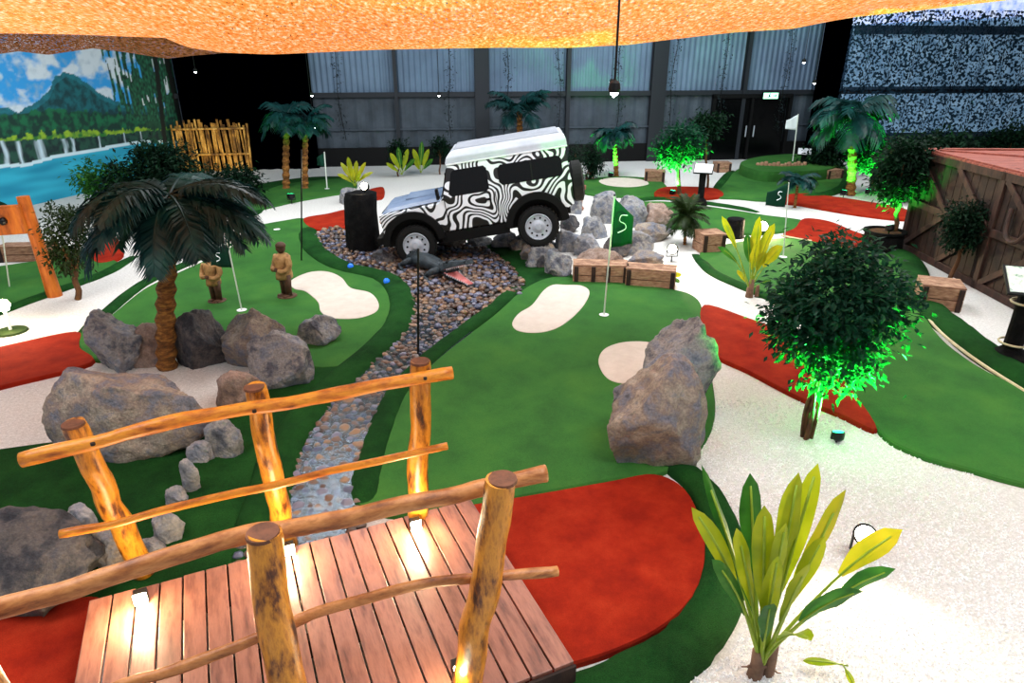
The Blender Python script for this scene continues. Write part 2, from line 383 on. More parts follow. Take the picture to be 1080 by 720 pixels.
o = ob('trim_10', *box((u0+bw_len)/2, -.26, 2.55, bw_len-u0, .08, .1), 'wall_pale2'); o.location = WB; o.rotation_euler.z = bw_ang; struct(o)
o = ob('trim_11', *box((u0+bw_len)/2, -.26, 4.55, bw_len-u0, .08, .3), 'wall_pale2'); o.location = WB; o.rotation_euler.z = bw_ang; struct(o)
def pleated(w, h, amp, step, seed):
    rng = random.Random(seed); V, F = [], []; n = int(w/step); m = 12
    for i in range(n+1):
        for j in range(m+1):
            V.append(Vector((i*step, amp*math.sin(i*1.1)+amp*.6*noise.noise(Vector((i*.21, j*.3, seed))), h*j/m)))
    for i in range(n):
        for j in range(m): a = i*(m+1)+j; F.append((a, a+m+1, a+m+2, a+1))
    return V, F
def hung(name, label, cat, pxa, pxb, off, h, matn, amp, step, z0=0):
    a = BW(pxa, 100, off)[2]; b = BW(pxb, 100, off)[2]; a.z = b.z = z0
    o = ob(name, *pleated((b-a).length, h, amp, step, pxa), matn, smooth=True)
    o.location = a; o.rotation_euler.z = bw_ang; return tag(o, label, cat)
hung('curtain', 'black blackout curtain covering the far wall beside the painted mural', 'curtain', 188, 330, .5, 6.2, 'curtain', .06, .08)
hung('curtain', 'narrow black curtain between grey cladding and the camouflage net', 'curtain', 858, 886, .5, 6.2, 'curtain', .05, .06)
hung('camouflage_net', 'blue-black camouflage net hung over the pale far wall at right', 'net', 884, 1120, .55, 5.2, 'camo', .1, .16)
# dark doorway in the far wall
da = BW(745, 165, .25)[2]; db = BW(826, 165, .25)[2]; dw = (db-da).length
door = bpy.data.objects.new('door_1', None); C.objects.link(door); struct(door); door.location = (da.x, da.y, 0); door.rotation_euler.z = bw_ang
ob('door_leaf', *join(box(dw*.27, .05, 1.1, dw*.42, .06, 2.2), box(dw*.73, .05, 1.1, dw*.42, .06, 2.2)), 'glassdark', door)
ob('door_frame', *join(box(.06, 0, 1.15, .12, .16, 2.3), box(dw-.06, 0, 1.15, .12, .16, 2.3), box(dw/2, 0, 2.3, dw, .16, .14), box(dw/2, 0, 1.15, .1, .12, 2.3)), 'black', door)
ob('door_handle', *join(box(dw*.45, -.1, 1.05, .03, .04, .4), box(dw*.55, -.1, 1.05, .03, .04, .4)), 'steel', door)
p = BW(813, 101, .5)[2]
ex = thing('exit_sign', 'small lit green and white exit sign over the dark far doors', 'sign', p, bw_ang)
ob('housing', *box(0, .04, 0, .62, .06, .26), 'black', ex)
ob('face', *box(0, 0, 0, .56, .02, .2), 'exit', ex)
ob('running_figure', *join(box(-.06, -.015, .0, .05, .01, .1), box(-.04, -.015, .07, .035, .01, .035), box(-.1, -.015, -.04, .07, .01, .025), box(-.01, -.015, -.03, .06, .01, .025), box(.14, -.015, 0, .12, .01, .03), box(.19, -.015, 0, .03, .01, .1)), 'flag', ex)

# left wall with mural
lw_dir = (WB-WA).normalized(); lw_len = (WB-WA).length; lw_ang = math.atan2(lw_dir.y, lw_dir.x)
def LW(px, py):
    n = Vector((lw_dir.y, -lw_dir.x, 0)); d = ray(px, py); o = Vector((0, 0, H))
    t = (WA-o).dot(n)/d.dot(n); p = o+d*t
    return (p-WA).dot(lw_dir), p.z
def curve(pxs):
    pts = sorted(LW(x, y) for x, y in pxs)
    def f(u):
        if u <= pts[0][0]: return pts[0][1]
        for a, b in zip(pts, pts[1:]):
            if u <= b[0]: return a[1]+(b[1]-a[1])*(u-a[0])/(b[0]-a[0]+1e-9)
        return pts[-1][1]
    return f
ridge_far = curve([(-60, 120), (0, 112), (15, 118), (35, 108), (48, 98), (55, 82), (66, 75), (78, 80), (90, 88), (105, 100), (125, 108), (150, 110), (205, 118)])
ridge_near = curve([(-60, 130), (0, 122), (30, 117), (60, 116), (100, 118), (140, 120), (205, 122)])
yellow = curve([(-60, 150), (0, 146), (40, 141), (80, 138), (120, 138), (150, 135), (205, 133)])
cliff = curve([(-60, 155), (0, 149), (40, 147), (80, 145), (120, 142), (150, 138), (205, 136)])
shore = curve([(-60, 182), (0, 173), (25, 172), (60, 162), (100, 156), (145, 148), (205, 148)])
ut0 = LW(165, 100)[0]; ut1 = LW(183, 100)[0]; uf0 = LW(112, 90)[0]
falls = [(LW(x, 160)[0], w_) for x, w_ in ((-40, .3), (2, .12), (19, .10), (42, .22), (68, .12), (77, .10), (105, .07), (133, .05), (150, .04))]
def lerp3(a, b, t): t = max(0, min(1, t)); return tuple(a[i]+(b[i]-a[i])*t for i in range(3))
def c3(h): return srgb(h)[:3]
def paint(u, v):
    nz = noise.fractal(Vector((u*1.1, v*1.6, 3)), 1, 2, 5); n2 = noise.fractal(Vector((u*5, v*5, 7)), 1, 2, 4); n4 = noise.noise(Vector((u*14, v*9, 1)))
    if v > ridge_far(u)+n2*.05:
        c = lerp3(c3('#2f9be0'), c3('#cfdde6'), (nz+.12)*3.2)
        c = lerp3(c, c3('#9fb6c4'), n2*.7)
    elif v > ridge_near(u)+n2*.1:
        c = lerp3(c3('#083a40'), c3('#126068'), .5+n2*1.6)
        c = lerp3(c, c3('#2c9ab0'), (ridge_far(u)-v < .15)*.25)
    elif v > yellow(u)+n2*.12: c = lerp3(c3('#06342a'), c3('#0f6440'), .4+n2*1.8)
    elif v > cliff(u)+n2*.05: c = lerp3(c3('#1f6a2c'), c3('#8fb42a'), .5+n2*1.4)
    elif v > shore(u):
        fall = max(1-abs(u-q-.06*noise.noise(Vector((v*3, q, 1))))/w_ for q, w_ in falls)*1.3+.5*noise.noise(Vector((u*24, v*2.5, 9)))
        c = lerp3(c3('#0b2426'), c3('#1c4a3c'), .5+n2*1.5); c = lerp3(c, c3('#c8e0ec'), fall-.35)
    else:
        c = lerp3(c3('#0e84a4'), c3('#2aa8c4'), .5+noise.noise(Vector((u*.9, v*6, 2)))*.9)
        if shore(u)-v < .09: c = lerp3(c, c3('#e0f2f6'), .75)
    # weeping tree
    if u > uf0:
        hang = noise.noise(Vector((u*9, v*1.3, 4)))+.4*noise.noise(Vector((u*22, v*3, 8)))
        lim = .12-min(.5, (u-uf0)*.35)
        if v > ridge_near(u)-.2 and hang > lim: c = lerp3(c3('#062a20'), c3('#1f6a4c'), .4+n4*1.2)
        elif v <= ridge_near(u)-.2 and n2 > -.05 and u > ut0-.8: c = lerp3(c3('#06281e'), c3('#14503a'), .4+n2)
        for q, s in ((ut0, .10), (ut1, .13)):
            if v > cliff(u)-.8 and abs(u-q-(v-2)*(.12 if q == ut0 else -.06)) < s: c = c3('#07120e')
    return c
nu, nv = 430, 190; V, F, cols = [], [], []; vh = 5.6
for i in range(nu+1):
    for j in range(nv+1):
        u, v = lw_len*i/nu, vh*j/nv; V.append(Vector((u, 0, v))); cols.append(paint(u, v))
for i in range(nu):
    for j in range(nv): a = i*(nv+1)+j; F.append((a, a+nv+1, a+nv+2, a+1))
m, nt, b = mat_base('mural_paint'); at = N(nt, 'ShaderNodeAttribute', attribute_name='paint'); nt.links.new(at.outputs['Color'], b.inputs['Base Color']); b.inputs['Roughness'].default_value = .8
M['mural'] = m
mu = ob('mural', V, F, 'mural'); ca = mu.data.color_attributes.new('paint', 'FLOAT_COLOR', 'POINT')
ca.data.foreach_set('color', [x for c in cols for x in (max(0, c[0]), max(0, c[1]), max(0, c[2]), 1)])
mu.location = WA+Vector((.06, 0, 0)); mu.rotation_euler.z = lw_ang
tag(mu, 'painted mural of blue sky, dark mountain, waterfalls and turquoise river', 'mural')
o = ob('wall_left', *box(lw_len/2, .12, ZC/2, lw_len+.4, .2, ZC), 'plaster'); o.location = WA; o.rotation_euler.z = lw_ang; struct(o)
o = ob('wall_right', *box(21.7, 13, ZC/2, .2, 31, ZC), 'plaster'); struct(o)
o = ob('ceiling', *box(3, 13, ZC+.1, 40, 33, .2), 'plaster'); struct(o)

# ------------------------------------------------------------------ overhead nets
def sheet(edge, Yf, nearz, Yn, seed, name, label, matn, xext):
    V, F = [], []; m = 26; n = 150
    pts = [P(x, y, Yf) for x, y in edge]
    for i in range(n+1):
        x = pts[0].x+(pts[-1].x-pts[0].x)*i/n
        ze = pts[-1].z
        for a, b in zip(pts, pts[1:]):
            if x <= b.x: ze = a.z+(b.z-a.z)*(x-a.x)/(b.x-a.x+1e-9); break
        for j in range(m+1):
            s = j/m; y = Yf+(Yn-Yf)*s
            z = ze+(nearz-ze)*(s**1.15)+.05*noise.noise(Vector((x*.8, y*.9, seed)))*min(1, s*5)
            if j == 0: y -= .03; z += .015
            V.append(Vector((x*(1+.0*s), y+.25*noise.noise(Vector((x*.5, 0, seed)))*(1-s), z)))
    for i in range(n):
        for j in range(m): a = i*(m+1)+j; F.append((a, a+1, a+m+2, a+m+1))
    o = ob(name, V, F, matn, smooth=True)
    for i in range(4, n, 24):
        for j in (0, m):
            q = V[i*(m+1)+j]; ob('suspension_wire', *tube([q, Vector((q.x, q.y, ZC-.02))], .004, 5), 'black', o)
    return tag(o, label, 'net')
sheet([(-120, 36), (0, 37), (100, 38), (190, 42), (205, 52), (240, 57), (290, 59), (400, 54), (520, 52), (600, 52), (660, 49), (700, 44), (770, 36), (830, 32), (870, 24), (900, 19), (1000, 8), (1060, 1), (1200, -12)], 8.0, 4.35, 4.75, 3, 'scrim_net', 'bright orange scrim net stretched overhead across the whole hall', 'orange_net', 0)
sheet([(-120, 62), (0, 58), (20, 55), (50, 59), (100, 52), (140, 57), (180, 63), (205, 60), (250, 56)], 10.6, 4.5, 8.6, 9, 'scrim_net', 'brown shaded scrim net hanging behind the orange one above mural', 'brown_net', 0)

# ------------------------------------------------------------------ ground: greens, mats, banks
def green(label, turf, z=.05, banks=(), bunkers=(), cups=(), rough=None, edges=(), name='putting_green'):
    c = sum((G(x, y, z) for x, y in turf), Vector())/len(turf); c.z = 0
    t = thing(name, label, 'putting green', c)
    ob('turf', *rebase(slab(gpoly(turf, z), z, .03), c), 'turf', t, smooth=False)
    for k, q in enumerate(rough or ()):
        ob('rough', *rebase(slab(gpoly(q, z-.012), z-.012, .05, jit=.012, rng=random.Random(k)), c), 'rough', t, label='darker long-pile turf')
    for k, (px, w, h) in enumerate(banks):
        ob('bank', *rebase(ridge(px, w, h, 0, 6, k+3), c), 'rough', t, smooth=True, label='raised dark green turf bank')
    for q in bunkers:
        ob('bunker', *rebase(slab(gpoly(q, z+.008, 6), z+.008, .012, z-.01), c), 'sand', t, label='pale sand coloured bunker inlay')
    for x, y in cups:
        p = G(x, y, z)-c; ob('cup', *mv(lathe([(.07, 0), (.075, .006), (.06, .008), (.055, .002)], 16), p.x, p.y, z+.001), 'white', t)
    for e in edges:
        pts = spline([G(x, y, z) for x, y in e], 5); ob('edging', *rebase(tube(pts, .02, 6), c), 'edging', t, label='thin pale edging strip')
    return t
green('large curved centre putting green with two pale bunkers', [(372, 530), (383, 492), (398, 455), (425, 412), (470, 370), (520, 332), (552, 304), (580, 292), (610, 293), (700, 303), (733, 312), (742, 330), (740, 352), (748, 380), (755, 430), (740, 470), (700, 497), (640, 507), (560, 522), (498, 534), (440, 545)],
      banks=[([(382, 545), (388, 500), (403, 452), (425, 408), (470, 366), (520, 328), (549, 300)], .28, .10), ([(702, 488), (738, 515), (760, 555), (764, 600), (752, 645), (715, 690), (655, 725), (560, 765)], (.26, .42), .12)],
      rough=[[(490, 255), (516, 262), (539, 280), (546, 300), (532, 326), (570, 312), (604, 297), (600, 285), (570, 270), (535, 256)]],
      bunkers=[[(596, 300), (614, 301), (622, 308), (614, 324), (594, 342), (572, 350), (548, 349), (540, 341), (547, 330), (561, 321), (573, 306), (583, 300)], [(631, 381), (638, 367), (660, 360), (690, 362), (705, 382), (690, 400), (660, 404), (640, 398)]], cups=[(637, 332)])
green('wide right-hand putting green sweeping behind the green-lit tree', [(738, 266), (760, 258), (800, 252), (850, 251), (900, 257), (940, 268), (962, 300), (985, 346), (1030, 384), (1120, 435), (1120, 510), (1010, 491), (960, 475), (926, 453), (890, 400), (855, 350), (835, 325), (807, 309), (775, 297), (748, 282)],
      banks=[([(930, 264), (955, 275), (966, 296), (978, 325), (1010, 352), (1050, 383), (1110, 418)], .5, .14), ([(733, 268), (750, 287), (778, 301), (810, 314), (832, 326)], .22, .07)],
      cups=[(826, 271)], edges=[[(950, 285), (962, 306), (985, 343), (1030, 380), (1100, 424)], [(824, 248), (838, 251), (856, 254)]])
green('narrow putting green strip behind the grey boulder pile', [(655, 216), (700, 212), (767, 220), (805, 226), (848, 232), (846, 240), (800, 246), (760, 243), (735, 240), (700, 240), (668, 236)],
      banks=[([(655, 214), (700, 210), (767, 218), (800, 224)], .3, .06)])
green('far right putting green below the raised mound', [(752, 206), (765, 192), (775, 180), (795, 172), (840, 170), (885, 172), (895, 182), (892, 194), (870, 204), (836, 206), (810, 211), (780, 209)], banks=[([(752, 206), (762, 192), (772, 180)], .3, .08), ([(895, 184), (890, 197), (870, 206), (840, 208)], .35, .1)])
green('raised grass mound before the dark far doors', [(780, 172), (800, 165), (840, 162), (876, 165), (888, 172), (870, 179), (830, 181), (800, 180)], z=.36)
green('small far putting green with an oval white bunker', [(606, 193), (640, 186), (690, 188), (704, 198), (692, 206), (650, 207), (615, 203)], bunkers=[[(632, 190), (650, 187), (676, 189), (684, 194), (664, 197), (640, 195)]])
green('small far left putting green under dark palms', [(262, 222), (268, 208), (300, 194), (360, 188), (376, 192), (372, 201), (350, 205), (310, 212)], rough=[[(240, 215), (262, 196), (330, 186), (380, 188), (300, 202), (270, 226)]], cups=[(345, 199)])
green('left putting green with two carved figures and a curved bunker', [(265, 240), (300, 232), (322, 230), (332, 241), (330, 258), (350, 279), (400, 290), (420, 305), (428, 325), (418, 350), (396, 370), (340, 388), (230, 372), (150, 374), (95, 378), (82, 353), (112, 335), (150, 305), (185, 288), (240, 262)],
      banks=[([(324, 238), (330, 262), (358, 282), (404, 294), (422, 312), (424, 335), (408, 360), (372, 392), (330, 432), (298, 480), (282, 535), (262, 585)], (.45, .42), .12), ([(82, 356), (112, 331), (150, 301), (195, 280), (245, 257)], .2, .07)],
      bunkers=[[(306, 296), (325, 287), (345, 286), (360, 292), (370, 303), (390, 308), (399, 318), (397, 328), (378, 335), (350, 335), (338, 328), (335, 318), (322, 307), (310, 304)]], cups=[(292, 242), (255, 327)])
t = green('dark green turf slope below the boulders beside the bridge', [(-90, 485), (0, 472), (60, 464), (140, 455), (235, 428), (270, 402), (330, 388), (398, 372), (365, 402), (328, 440), (298, 482), (282, 530), (262, 585), (180, 640), (-90, 700)], z=.045, name='turf_slope')
t['category'] = 'turf'; t.children[0].data.materials[0] = M['rough']
green('far left putting green behind the leaning orange timber post', [(-60, 290), (0, 280), (60, 272), (95, 268), (125, 276), (110, 288), (60, 305), (0, 326), (-60, 345)], banks=[([(-40, 345), (20, 322), (70, 304), (112, 288), (142, 270)], .25, .06)])
def matt(label, px, z=.055):
    g = slab(gpoly(px, z), z, .015); c = G(px[0][0], px[0][1]); c.z = 0
    o = ob('carpet_mat', *rebase(g, c), 'red'); o.location = c; return tag(o, label, 'carpet')
matt('big rounded red carpet at the right end of the footbridge', [(470, 538), (498, 531), (560, 521), (640, 507), (690, 499), (724, 516), (742, 556), (744, 595), (731, 630), (700, 660), (650, 685), (592, 703), (552, 712), (520, 640)])
matt('red carpet running diagonally behind the green-lit tree', [(742, 321), (790, 335), (825, 348), (862, 368), (895, 405), (926, 452), (885, 436), (840, 417), (790, 391), (755, 374), (741, 352)])
matt('red carpet tongue behind the green-lit tree crown, far side', [(848, 230), (875, 233), (900, 243), (928, 253), (930, 262), (900, 262), (856, 254), (826, 247), (838, 240)])
matt('small red carpet patch left of the tall black far sign', [(690, 206), (702, 197), (752, 198), (762, 207), (722, 210)])
matt('long thin red carpet strip before the big brown crate', [(810, 212), (836, 204), (872, 206), (952, 219), (960, 231), (905, 226), (840, 215)])
matt('red carpet patch beside the black stump', [(320, 230), (345, 225), (368, 221), (372, 236), (346, 241), (328, 240)])
matt('little red carpet corner behind the black stump', [(386, 201), (404, 197), (404, 208), (392, 209)], .045)
matt('red-orange carpet strip at the left edge of the course', [(-60, 378), (0, 365), (80, 349), (84, 365), (96, 382), (0, 407), (-60, 424)])
matt('red carpet patch behind the small left tree', [(93, 253), (120, 248), (130, 268), (106, 277), (94, 269)])
matt('dark red carpet at the left end of the footbridge', [(-90, 650), (0, 640), (60, 632), (110, 632), (95, 700), (60, 760), (-90, 780)])

# ------------------------------------------------------------------ stream
sp_px = [(322, 256), (350, 242), (368, 246), (400, 262), (450, 262), (490, 258), (522, 270), (551, 299), (540, 322), (508, 350), (470, 372), (428, 410), (400, 452), (390, 490), (384, 540), (372, 590), (250, 600), (280, 540), (292, 500), (322, 442), (362, 402), (404, 364), (426, 342), (424, 312), (400, 294), (350, 282), (330, 268)]
bed = gpoly(sp_px, 0, 4); sb = ob('stream_bed', *slab(bed, .012, .02), mottled('bed_silt', ['#2a2622', '#4a423c'], 6, .6, .5)); tag(sb, 'dark stream bed running under the footbridge', 'stream bed', kind='structure')
wat = gpoly([(430, 318), (470, 322), (500, 345), (470, 372), (428, 412), (400, 452), (386, 490), (374, 540), (362, 585), (280, 592), (292, 540), (304, 500), (334, 442), (372, 402), (412, 364), (428, 342)], .05, 4)
wo = ob('stream_water', *slab(wat, .052, .01, .02), 'water'); tag(wo, 'shallow clear water trickling over the stream pebbles', 'water', kind='stuff')
g1 = gpoly([(386, 530), (390, 492), (400, 455), (418, 412), (462, 368), (512, 332), (545, 308), (640, 400), (560, 522), (440, 545)], .05, 3)
rng = random.Random(11); pebs = []; grid = {}
xs = [p.x for p in bed]; ys = [p.y for p in bed]
for _ in range(60000):
    x = rng.uniform(min(xs), max(xs)); y = rng.uniform(min(ys), max(ys))
    if not pin(bed, x, y): continue
    if y < 3.25+(x+2.88)*.4466: continue
    if pin(g1, x, y): continue
    r = rng.uniform(.03, .06) if y < 9 else rng.uniform(.04, .068)
    k = (int(x/.15), int(y/.15)); ok = True
    for a in (-1, 0, 1):
        for b in (-1, 0, 1):
            for q in grid.get((k[0]+a, k[1]+b), ()):
                if (q[0]-x)**2+(q[1]-y)**2 < ((q[2]+r)*.82)**2: ok = False; break
    if ok: grid.setdefault(k, []).append((x, y, r)); pebs.append((x, y, r))
pebs.sort(key=lambda q: q[2]/q[1], reverse=True)
def ico(sub):
    t = (1+5**.5)/2; V = [Vector(v).normalized() for v in [(-1, t, 0), (1, t, 0), (-1, -t, 0), (1, -t, 0), (0, -1, t), (0, 1, t), (0, -1, -t), (0, 1, -t), (t, 0, -1), (t, 0, 1), (-t, 0, -1), (-t, 0, 1)]]
    F = [(0, 11, 5), (0, 5, 1), (0, 1, 7), (0, 7, 10), (0, 10, 11), (1, 5, 9), (5, 11, 4), (11, 10, 2), (10, 7, 6), (7, 1, 8), (3, 9, 4), (3, 4, 2), (3, 2, 6), (3, 6, 8), (3, 8, 9), (4, 9, 5), (2, 4, 11), (6, 2, 10), (8, 6, 7), (9, 8, 1)]
    for _ in range(sub):
        mid = {}; NF = []
        def md(a, b):
            k = (min(a, b), max(a, b))
            if k not in mid: mid[k] = len(V); V.append((V[a]+V[b]).normalized())
            return mid[k]
        for a, b, c in F:
            x, y, z = md(a, b), md(b, c), md(c, a); NF += [(a, x, z), (b, y, x), (c, z, y), (x, y, z)]
        F = NF
    return V, F
ICO1, ICO2, ICO4 = ico(1), ico(2), ico(4)
protos = []
for i in range(7):
    g = [v*(1+.28*noise.noise(v*1.3+Vector((i*7, 0, 0)))) for v in ICO2[0]]
    o = ob('pebble', [Vector((v.x, v.y*.8, v.z*.55)) for v in g], ICO2[1], 'peb%d' % i, smooth=True); protos.append(o)
first = [True]*7
SG = 'river pebbles on the stream bed'; SL = 'rounded wet river pebble lying on the stream bed'
for n_, (x, y, r) in enumerate(pebs[:300]):
    i = rng.randrange(7) if n_ > 6 else n_
    if first[i]: o = protos[i]; first[i] = False
    else: o = protos[i].copy(); C.objects.link(o)
    tag(o, SL, 'pebble', SG); o.location = (x, y, .012+r*.45); o.rotation_euler = (rng.uniform(-.25, .25), rng.uniform(-.25, .25), rng.uniform(0, 6.28)); o.scale = (r*1.15, r*1.15, r*1.15)
V, F, mi = [], [], []
for (x, y, r) in pebs[300:]:
    i = rng.randrange(7); k = len(V); a = rng.uniform(0, 6.28); ca, sa = math.cos(a), math.sin(a); zz = rng.uniform(0, .02)
    for v in ICO1[0]:
        q = v*(1+.3*noise.noise(v*1.3+Vector((x*9, y, 0))))*r*1.15; q.y *= .8; q.z *= .6
        V.append(Vector((x+q.x*ca-q.y*sa, y+q.x*sa+q.y*ca, .012+r*.45+q.z+zz)))
    F += [tuple(j+k for j in f) for f in ICO1[1]]; mi += [i]*len(ICO1[1])
o = ob('pebble_bed', V, F, None, smooth=True, mats=['peb%d' % i for i in range(7)], mi=mi); tag(o, 'brown and grey river pebbles filling the far stream bed', 'pebbles', kind='stuff')

# loose gravel chips close to the camera
rng = random.Random(5); V, F = [], []
regs = [gpoly([(700, 470), (760, 400), (900, 445), (1100, 520), (1100, 760), (700, 760), (770, 690), (790, 620), (770, 560), (735, 500)], 0, 2)]
TET = ICO1
n_ = 0; base = [Vector(v) for v in [(1, 0, -.4), (-.5, .9, -.4), (-.5, -.9, -.4), (.3, .2, .7), (-.4, -.1, .6)]]
bf = [(0, 1, 3), (1, 2, 4), (2, 0, 3), (1, 4, 3), (2, 3, 4)]
while n_ < 13000:
    x = rng.uniform(.6, 4.4); y = rng.uniform(2.2, 6.8)
    if rng.random() > (3.4/y)**1.5: continue
    if not pin(regs[0], x, y): n_ += 0; continue
    s = rng.uniform(.006, .013); a = rng.uniform(0, 6.28); ca, sa = math.cos(a), math.sin(a); k = len(V)
    for q in base: V.append(Vector((x+s*(q.x*ca-q.y*sa), y+s*(q.x*sa+q.y*ca), s*.4+s*q.z*rng.uniform(.7, 1.2))))
    F += [tuple(j+k for j in f) for f in bf]; n_ += 1
o = ob('gravel_chips', V, F, 'gravel_stone'); tag(o, 'loose white gravel chips around the foreground plant', 'gravel', kind='stuff')

# ------------------------------------------------------------------ boulders
def boulder_mesh(w, d, h, seed, rough=.13, cuts=10):
    rng = random.Random(seed); pl = []
    for _ in range(cuts):
        n = Vector((rng.gauss(0, 1), rng.gauss(0, 1), rng.gauss(0, .8))).normalized(); pl.append((n, rng.uniform(.5, .85)))
    V = []
    for v in ICO4[0]:
        p = v.copy()
        for n, dd in pl:
            q = p.dot(n)
            if q > dd: p -= n*(q-dd)*.98
        p *= 1+rough*noise.fractal(v*1.6+Vector((seed*3.1, 0, 0)), 1, 2, 4)+rough*.42*noise.fractal(v*5+Vector((seed*3.1, 0, 0)), 1, 2, 3)
        p.z = max(p.z, -.45)
        V.append(p)
    lo_ = [min(v[i] for v in V) for i in range(3)]; hi = [max(v[i] for v in V) for i in range(3)]
    s = (w, d, h)
    return [Vector(tuple((v[i]-(lo_[i]+hi[i])/2)/(hi[i]-lo_[i])*s[i] for i in range(2))+((v.z-lo_[2])/(hi[2]-lo_[2])*h,)) for v in V], ICO4[1]
def rock(x0, y0, x1, y1, matn, label, seed, dr=.8, z0=0.0, group=None, lift=0, cuts=9):
    cx = (x0+x1)/2; pn = G(cx, y1, z0); w = (x1-x0)*scale_at(pn); d = w*dr; Yc = pn.y+d*.45
    pc = P(cx, (y0+y1)/2, Yc); w = (x1-x0)*scale_at(pc); top = P(cx, y0, Yc+d*.12); h = max(.1, top.z-z0)
    g = boulder_mesh(w, d, h+.03, seed, cuts=cuts)
    o = ob('boulder', *g, matn, smooth=True); o.location = (pc.x, Yc, z0-.02+lift)
    return tag(o, label, 'boulder' if w > .35 else 'rock', group)
rocks = [
 (638, 372, 746, 506, 'rock_brown', 'large brownish boulder standing at the tip of the big red carpet', 21, .75),
 (672, 331, 758, 448, 'rock_grey', 'tall blue-grey boulder directly behind the large brownish boulder', 61, .8),
 (50, 384, 232, 490, 'rock_brown', 'largest mottled boulder behind the upper left bridge rail', 31, .5),
 (92, 327, 151, 396, 'rock_grey', 'grey boulder at the end of the left red-orange carpet', 8, .8),
 (142, 338, 186, 388, 'rock_pink', 'dull boulder half hidden behind the big palm trunk', 77, .8),
 (178, 325, 242, 392, 'rock_dark', 'near-black boulder just right of the big palm trunk', 15, .7),
 (232, 325, 306, 393, 'rock_brown', 'tall pinkish-brown boulder right of the near-black boulder', 19, .7),
 (263, 350, 329, 414, 'rock_grey', 'pointed grey boulder leaning in front of the pinkish-brown one', 24, .7),
 (313, 332, 359, 368, 'rock_grey', 'small round boulder at the right end of the left rock group', 28, .8),
 (224, 388, 278, 443, 'rock_pink', 'reddish boulder behind the middle post of the far bridge rail', 33, .7),
 (218, 440, 256, 487, 'rock_grey', 'upright grey rock at the head of the curved rock chain', 36, .6),
 (196, 464, 226, 492, 'rock_pale', 'curved rock chain stone, first below the upright grey rock', 39, .7),
 (189, 482, 211, 524, 'rock_pale', 'long blue-grey stone in the middle of the curved rock chain', 41, .7),
 (176, 512, 198, 537, 'rock_pale', 'rounded stone of the rock chain just above lower far rail', 43, .8),
 (162, 540, 194, 578, 'rock_pale', 'pale triangular stone of the rock chain below the lower far rail', 47, .7),
 (146, 567, 178, 592, 'rock_grey', 'last stone of the rock chain beside the left bridge post', 49, .8),
 (60, 533, 110, 572, 'rock_pale', 'pale grey boulder behind the bottom left dark boulder', 52, .8),
 (-70, 538, 118, 660, 'rock_dark', 'wide dark boulder in the bottom left corner', 55, .7),
 (96, 552, 146, 616, 'rock_brown', 'brown boulder against the left bridge post foot', 57, .7),
]
for x0, y0, x1, y1, mt, lb, sd, dr in rocks: rock(x0, y0, x1, y1, mt, lb, sd, dr)
pile = [
 (392, 262, 420, 280, 'rock_dark', 'dark stone beside the foot of the black stump'),
 (462, 246, 494, 262, 'rock_brown', 'low brown stone below the zebra car door'),
 (492, 247, 520, 262, 'rock_grey', 'low grey stone below the zebra car sill'),
 (518, 244, 545, 263, 'rock_pale', 'pale stone ahead of the rear car wheel'),
 (540, 243, 566, 264, 'rock_grey', 'grey stone wedged under the rear car wheel'),
 (548, 250, 588, 280, 'rock_brown', 'wide brown rock in front of the rear car wheel'),
 (574, 262, 604, 294, 'rock_grey', 'grey slab standing at left end of the low crates'),
 (562, 268, 584, 284, 'rock_dark', 'small dark rock at the toe of the boulder pile'),
 (584, 240, 612, 266, 'rock_pale', 'pale angular rock right of the rear car wheel'),
 (604, 246, 634, 272, 'rock_pale', 'light blue-grey rock in middle of the boulder pile'),
 (590, 226, 612, 246, 'rock_dark', 'dark rock beside the terracotta pot'),
 (612, 228, 642, 252, 'rock_grey', 'grey rock right of the terracotta pot'),
 (622, 204, 652, 236, 'rock_grey', 'tall grey rock behind the terracotta pot'),
 (626, 201, 650, 214, 'rock_pale', 'pale cap rock at the back of the boulder pile'),
 (646, 206, 684, 240, 'rock_grey', 'broad grey rock behind the nearest green flag'),
 (668, 234, 712, 256, 'rock_brown', 'flat wide rock at the right end of the boulder pile'),
 (678, 214, 710, 240, 'rock_pink', 'pinkish rock behind the flat wide one'),
 (636, 244, 668, 272, 'rock_dark', 'dark rock below the nearest green flag'),
 (654, 242, 690, 270, 'rock_grey', 'sloping grey rock right of the nearest flag'),
 (606, 262, 660, 296, 'rock_pink', 'reddish rock rising behind the left low crate'),
 (656, 262, 702, 292, 'rock_brown', 'warmly lit rock rising behind the right low crate'),
 (598, 210, 614, 226, 'rock_grey', 'small grey rock behind the zebra car bumper'),
 (428, 243, 462, 264, 'rock_dark', 'dark stone under the zebra car between its wheels'),
 (536, 252, 554, 266, 'rock_brown', 'small brown rock between the low pale stones'),
]
for k, (x0, y0, x1, y1, mt, lb) in enumerate(pile): rock(x0, y0, x1, y1, mt, lb, 100+k*3, .8)

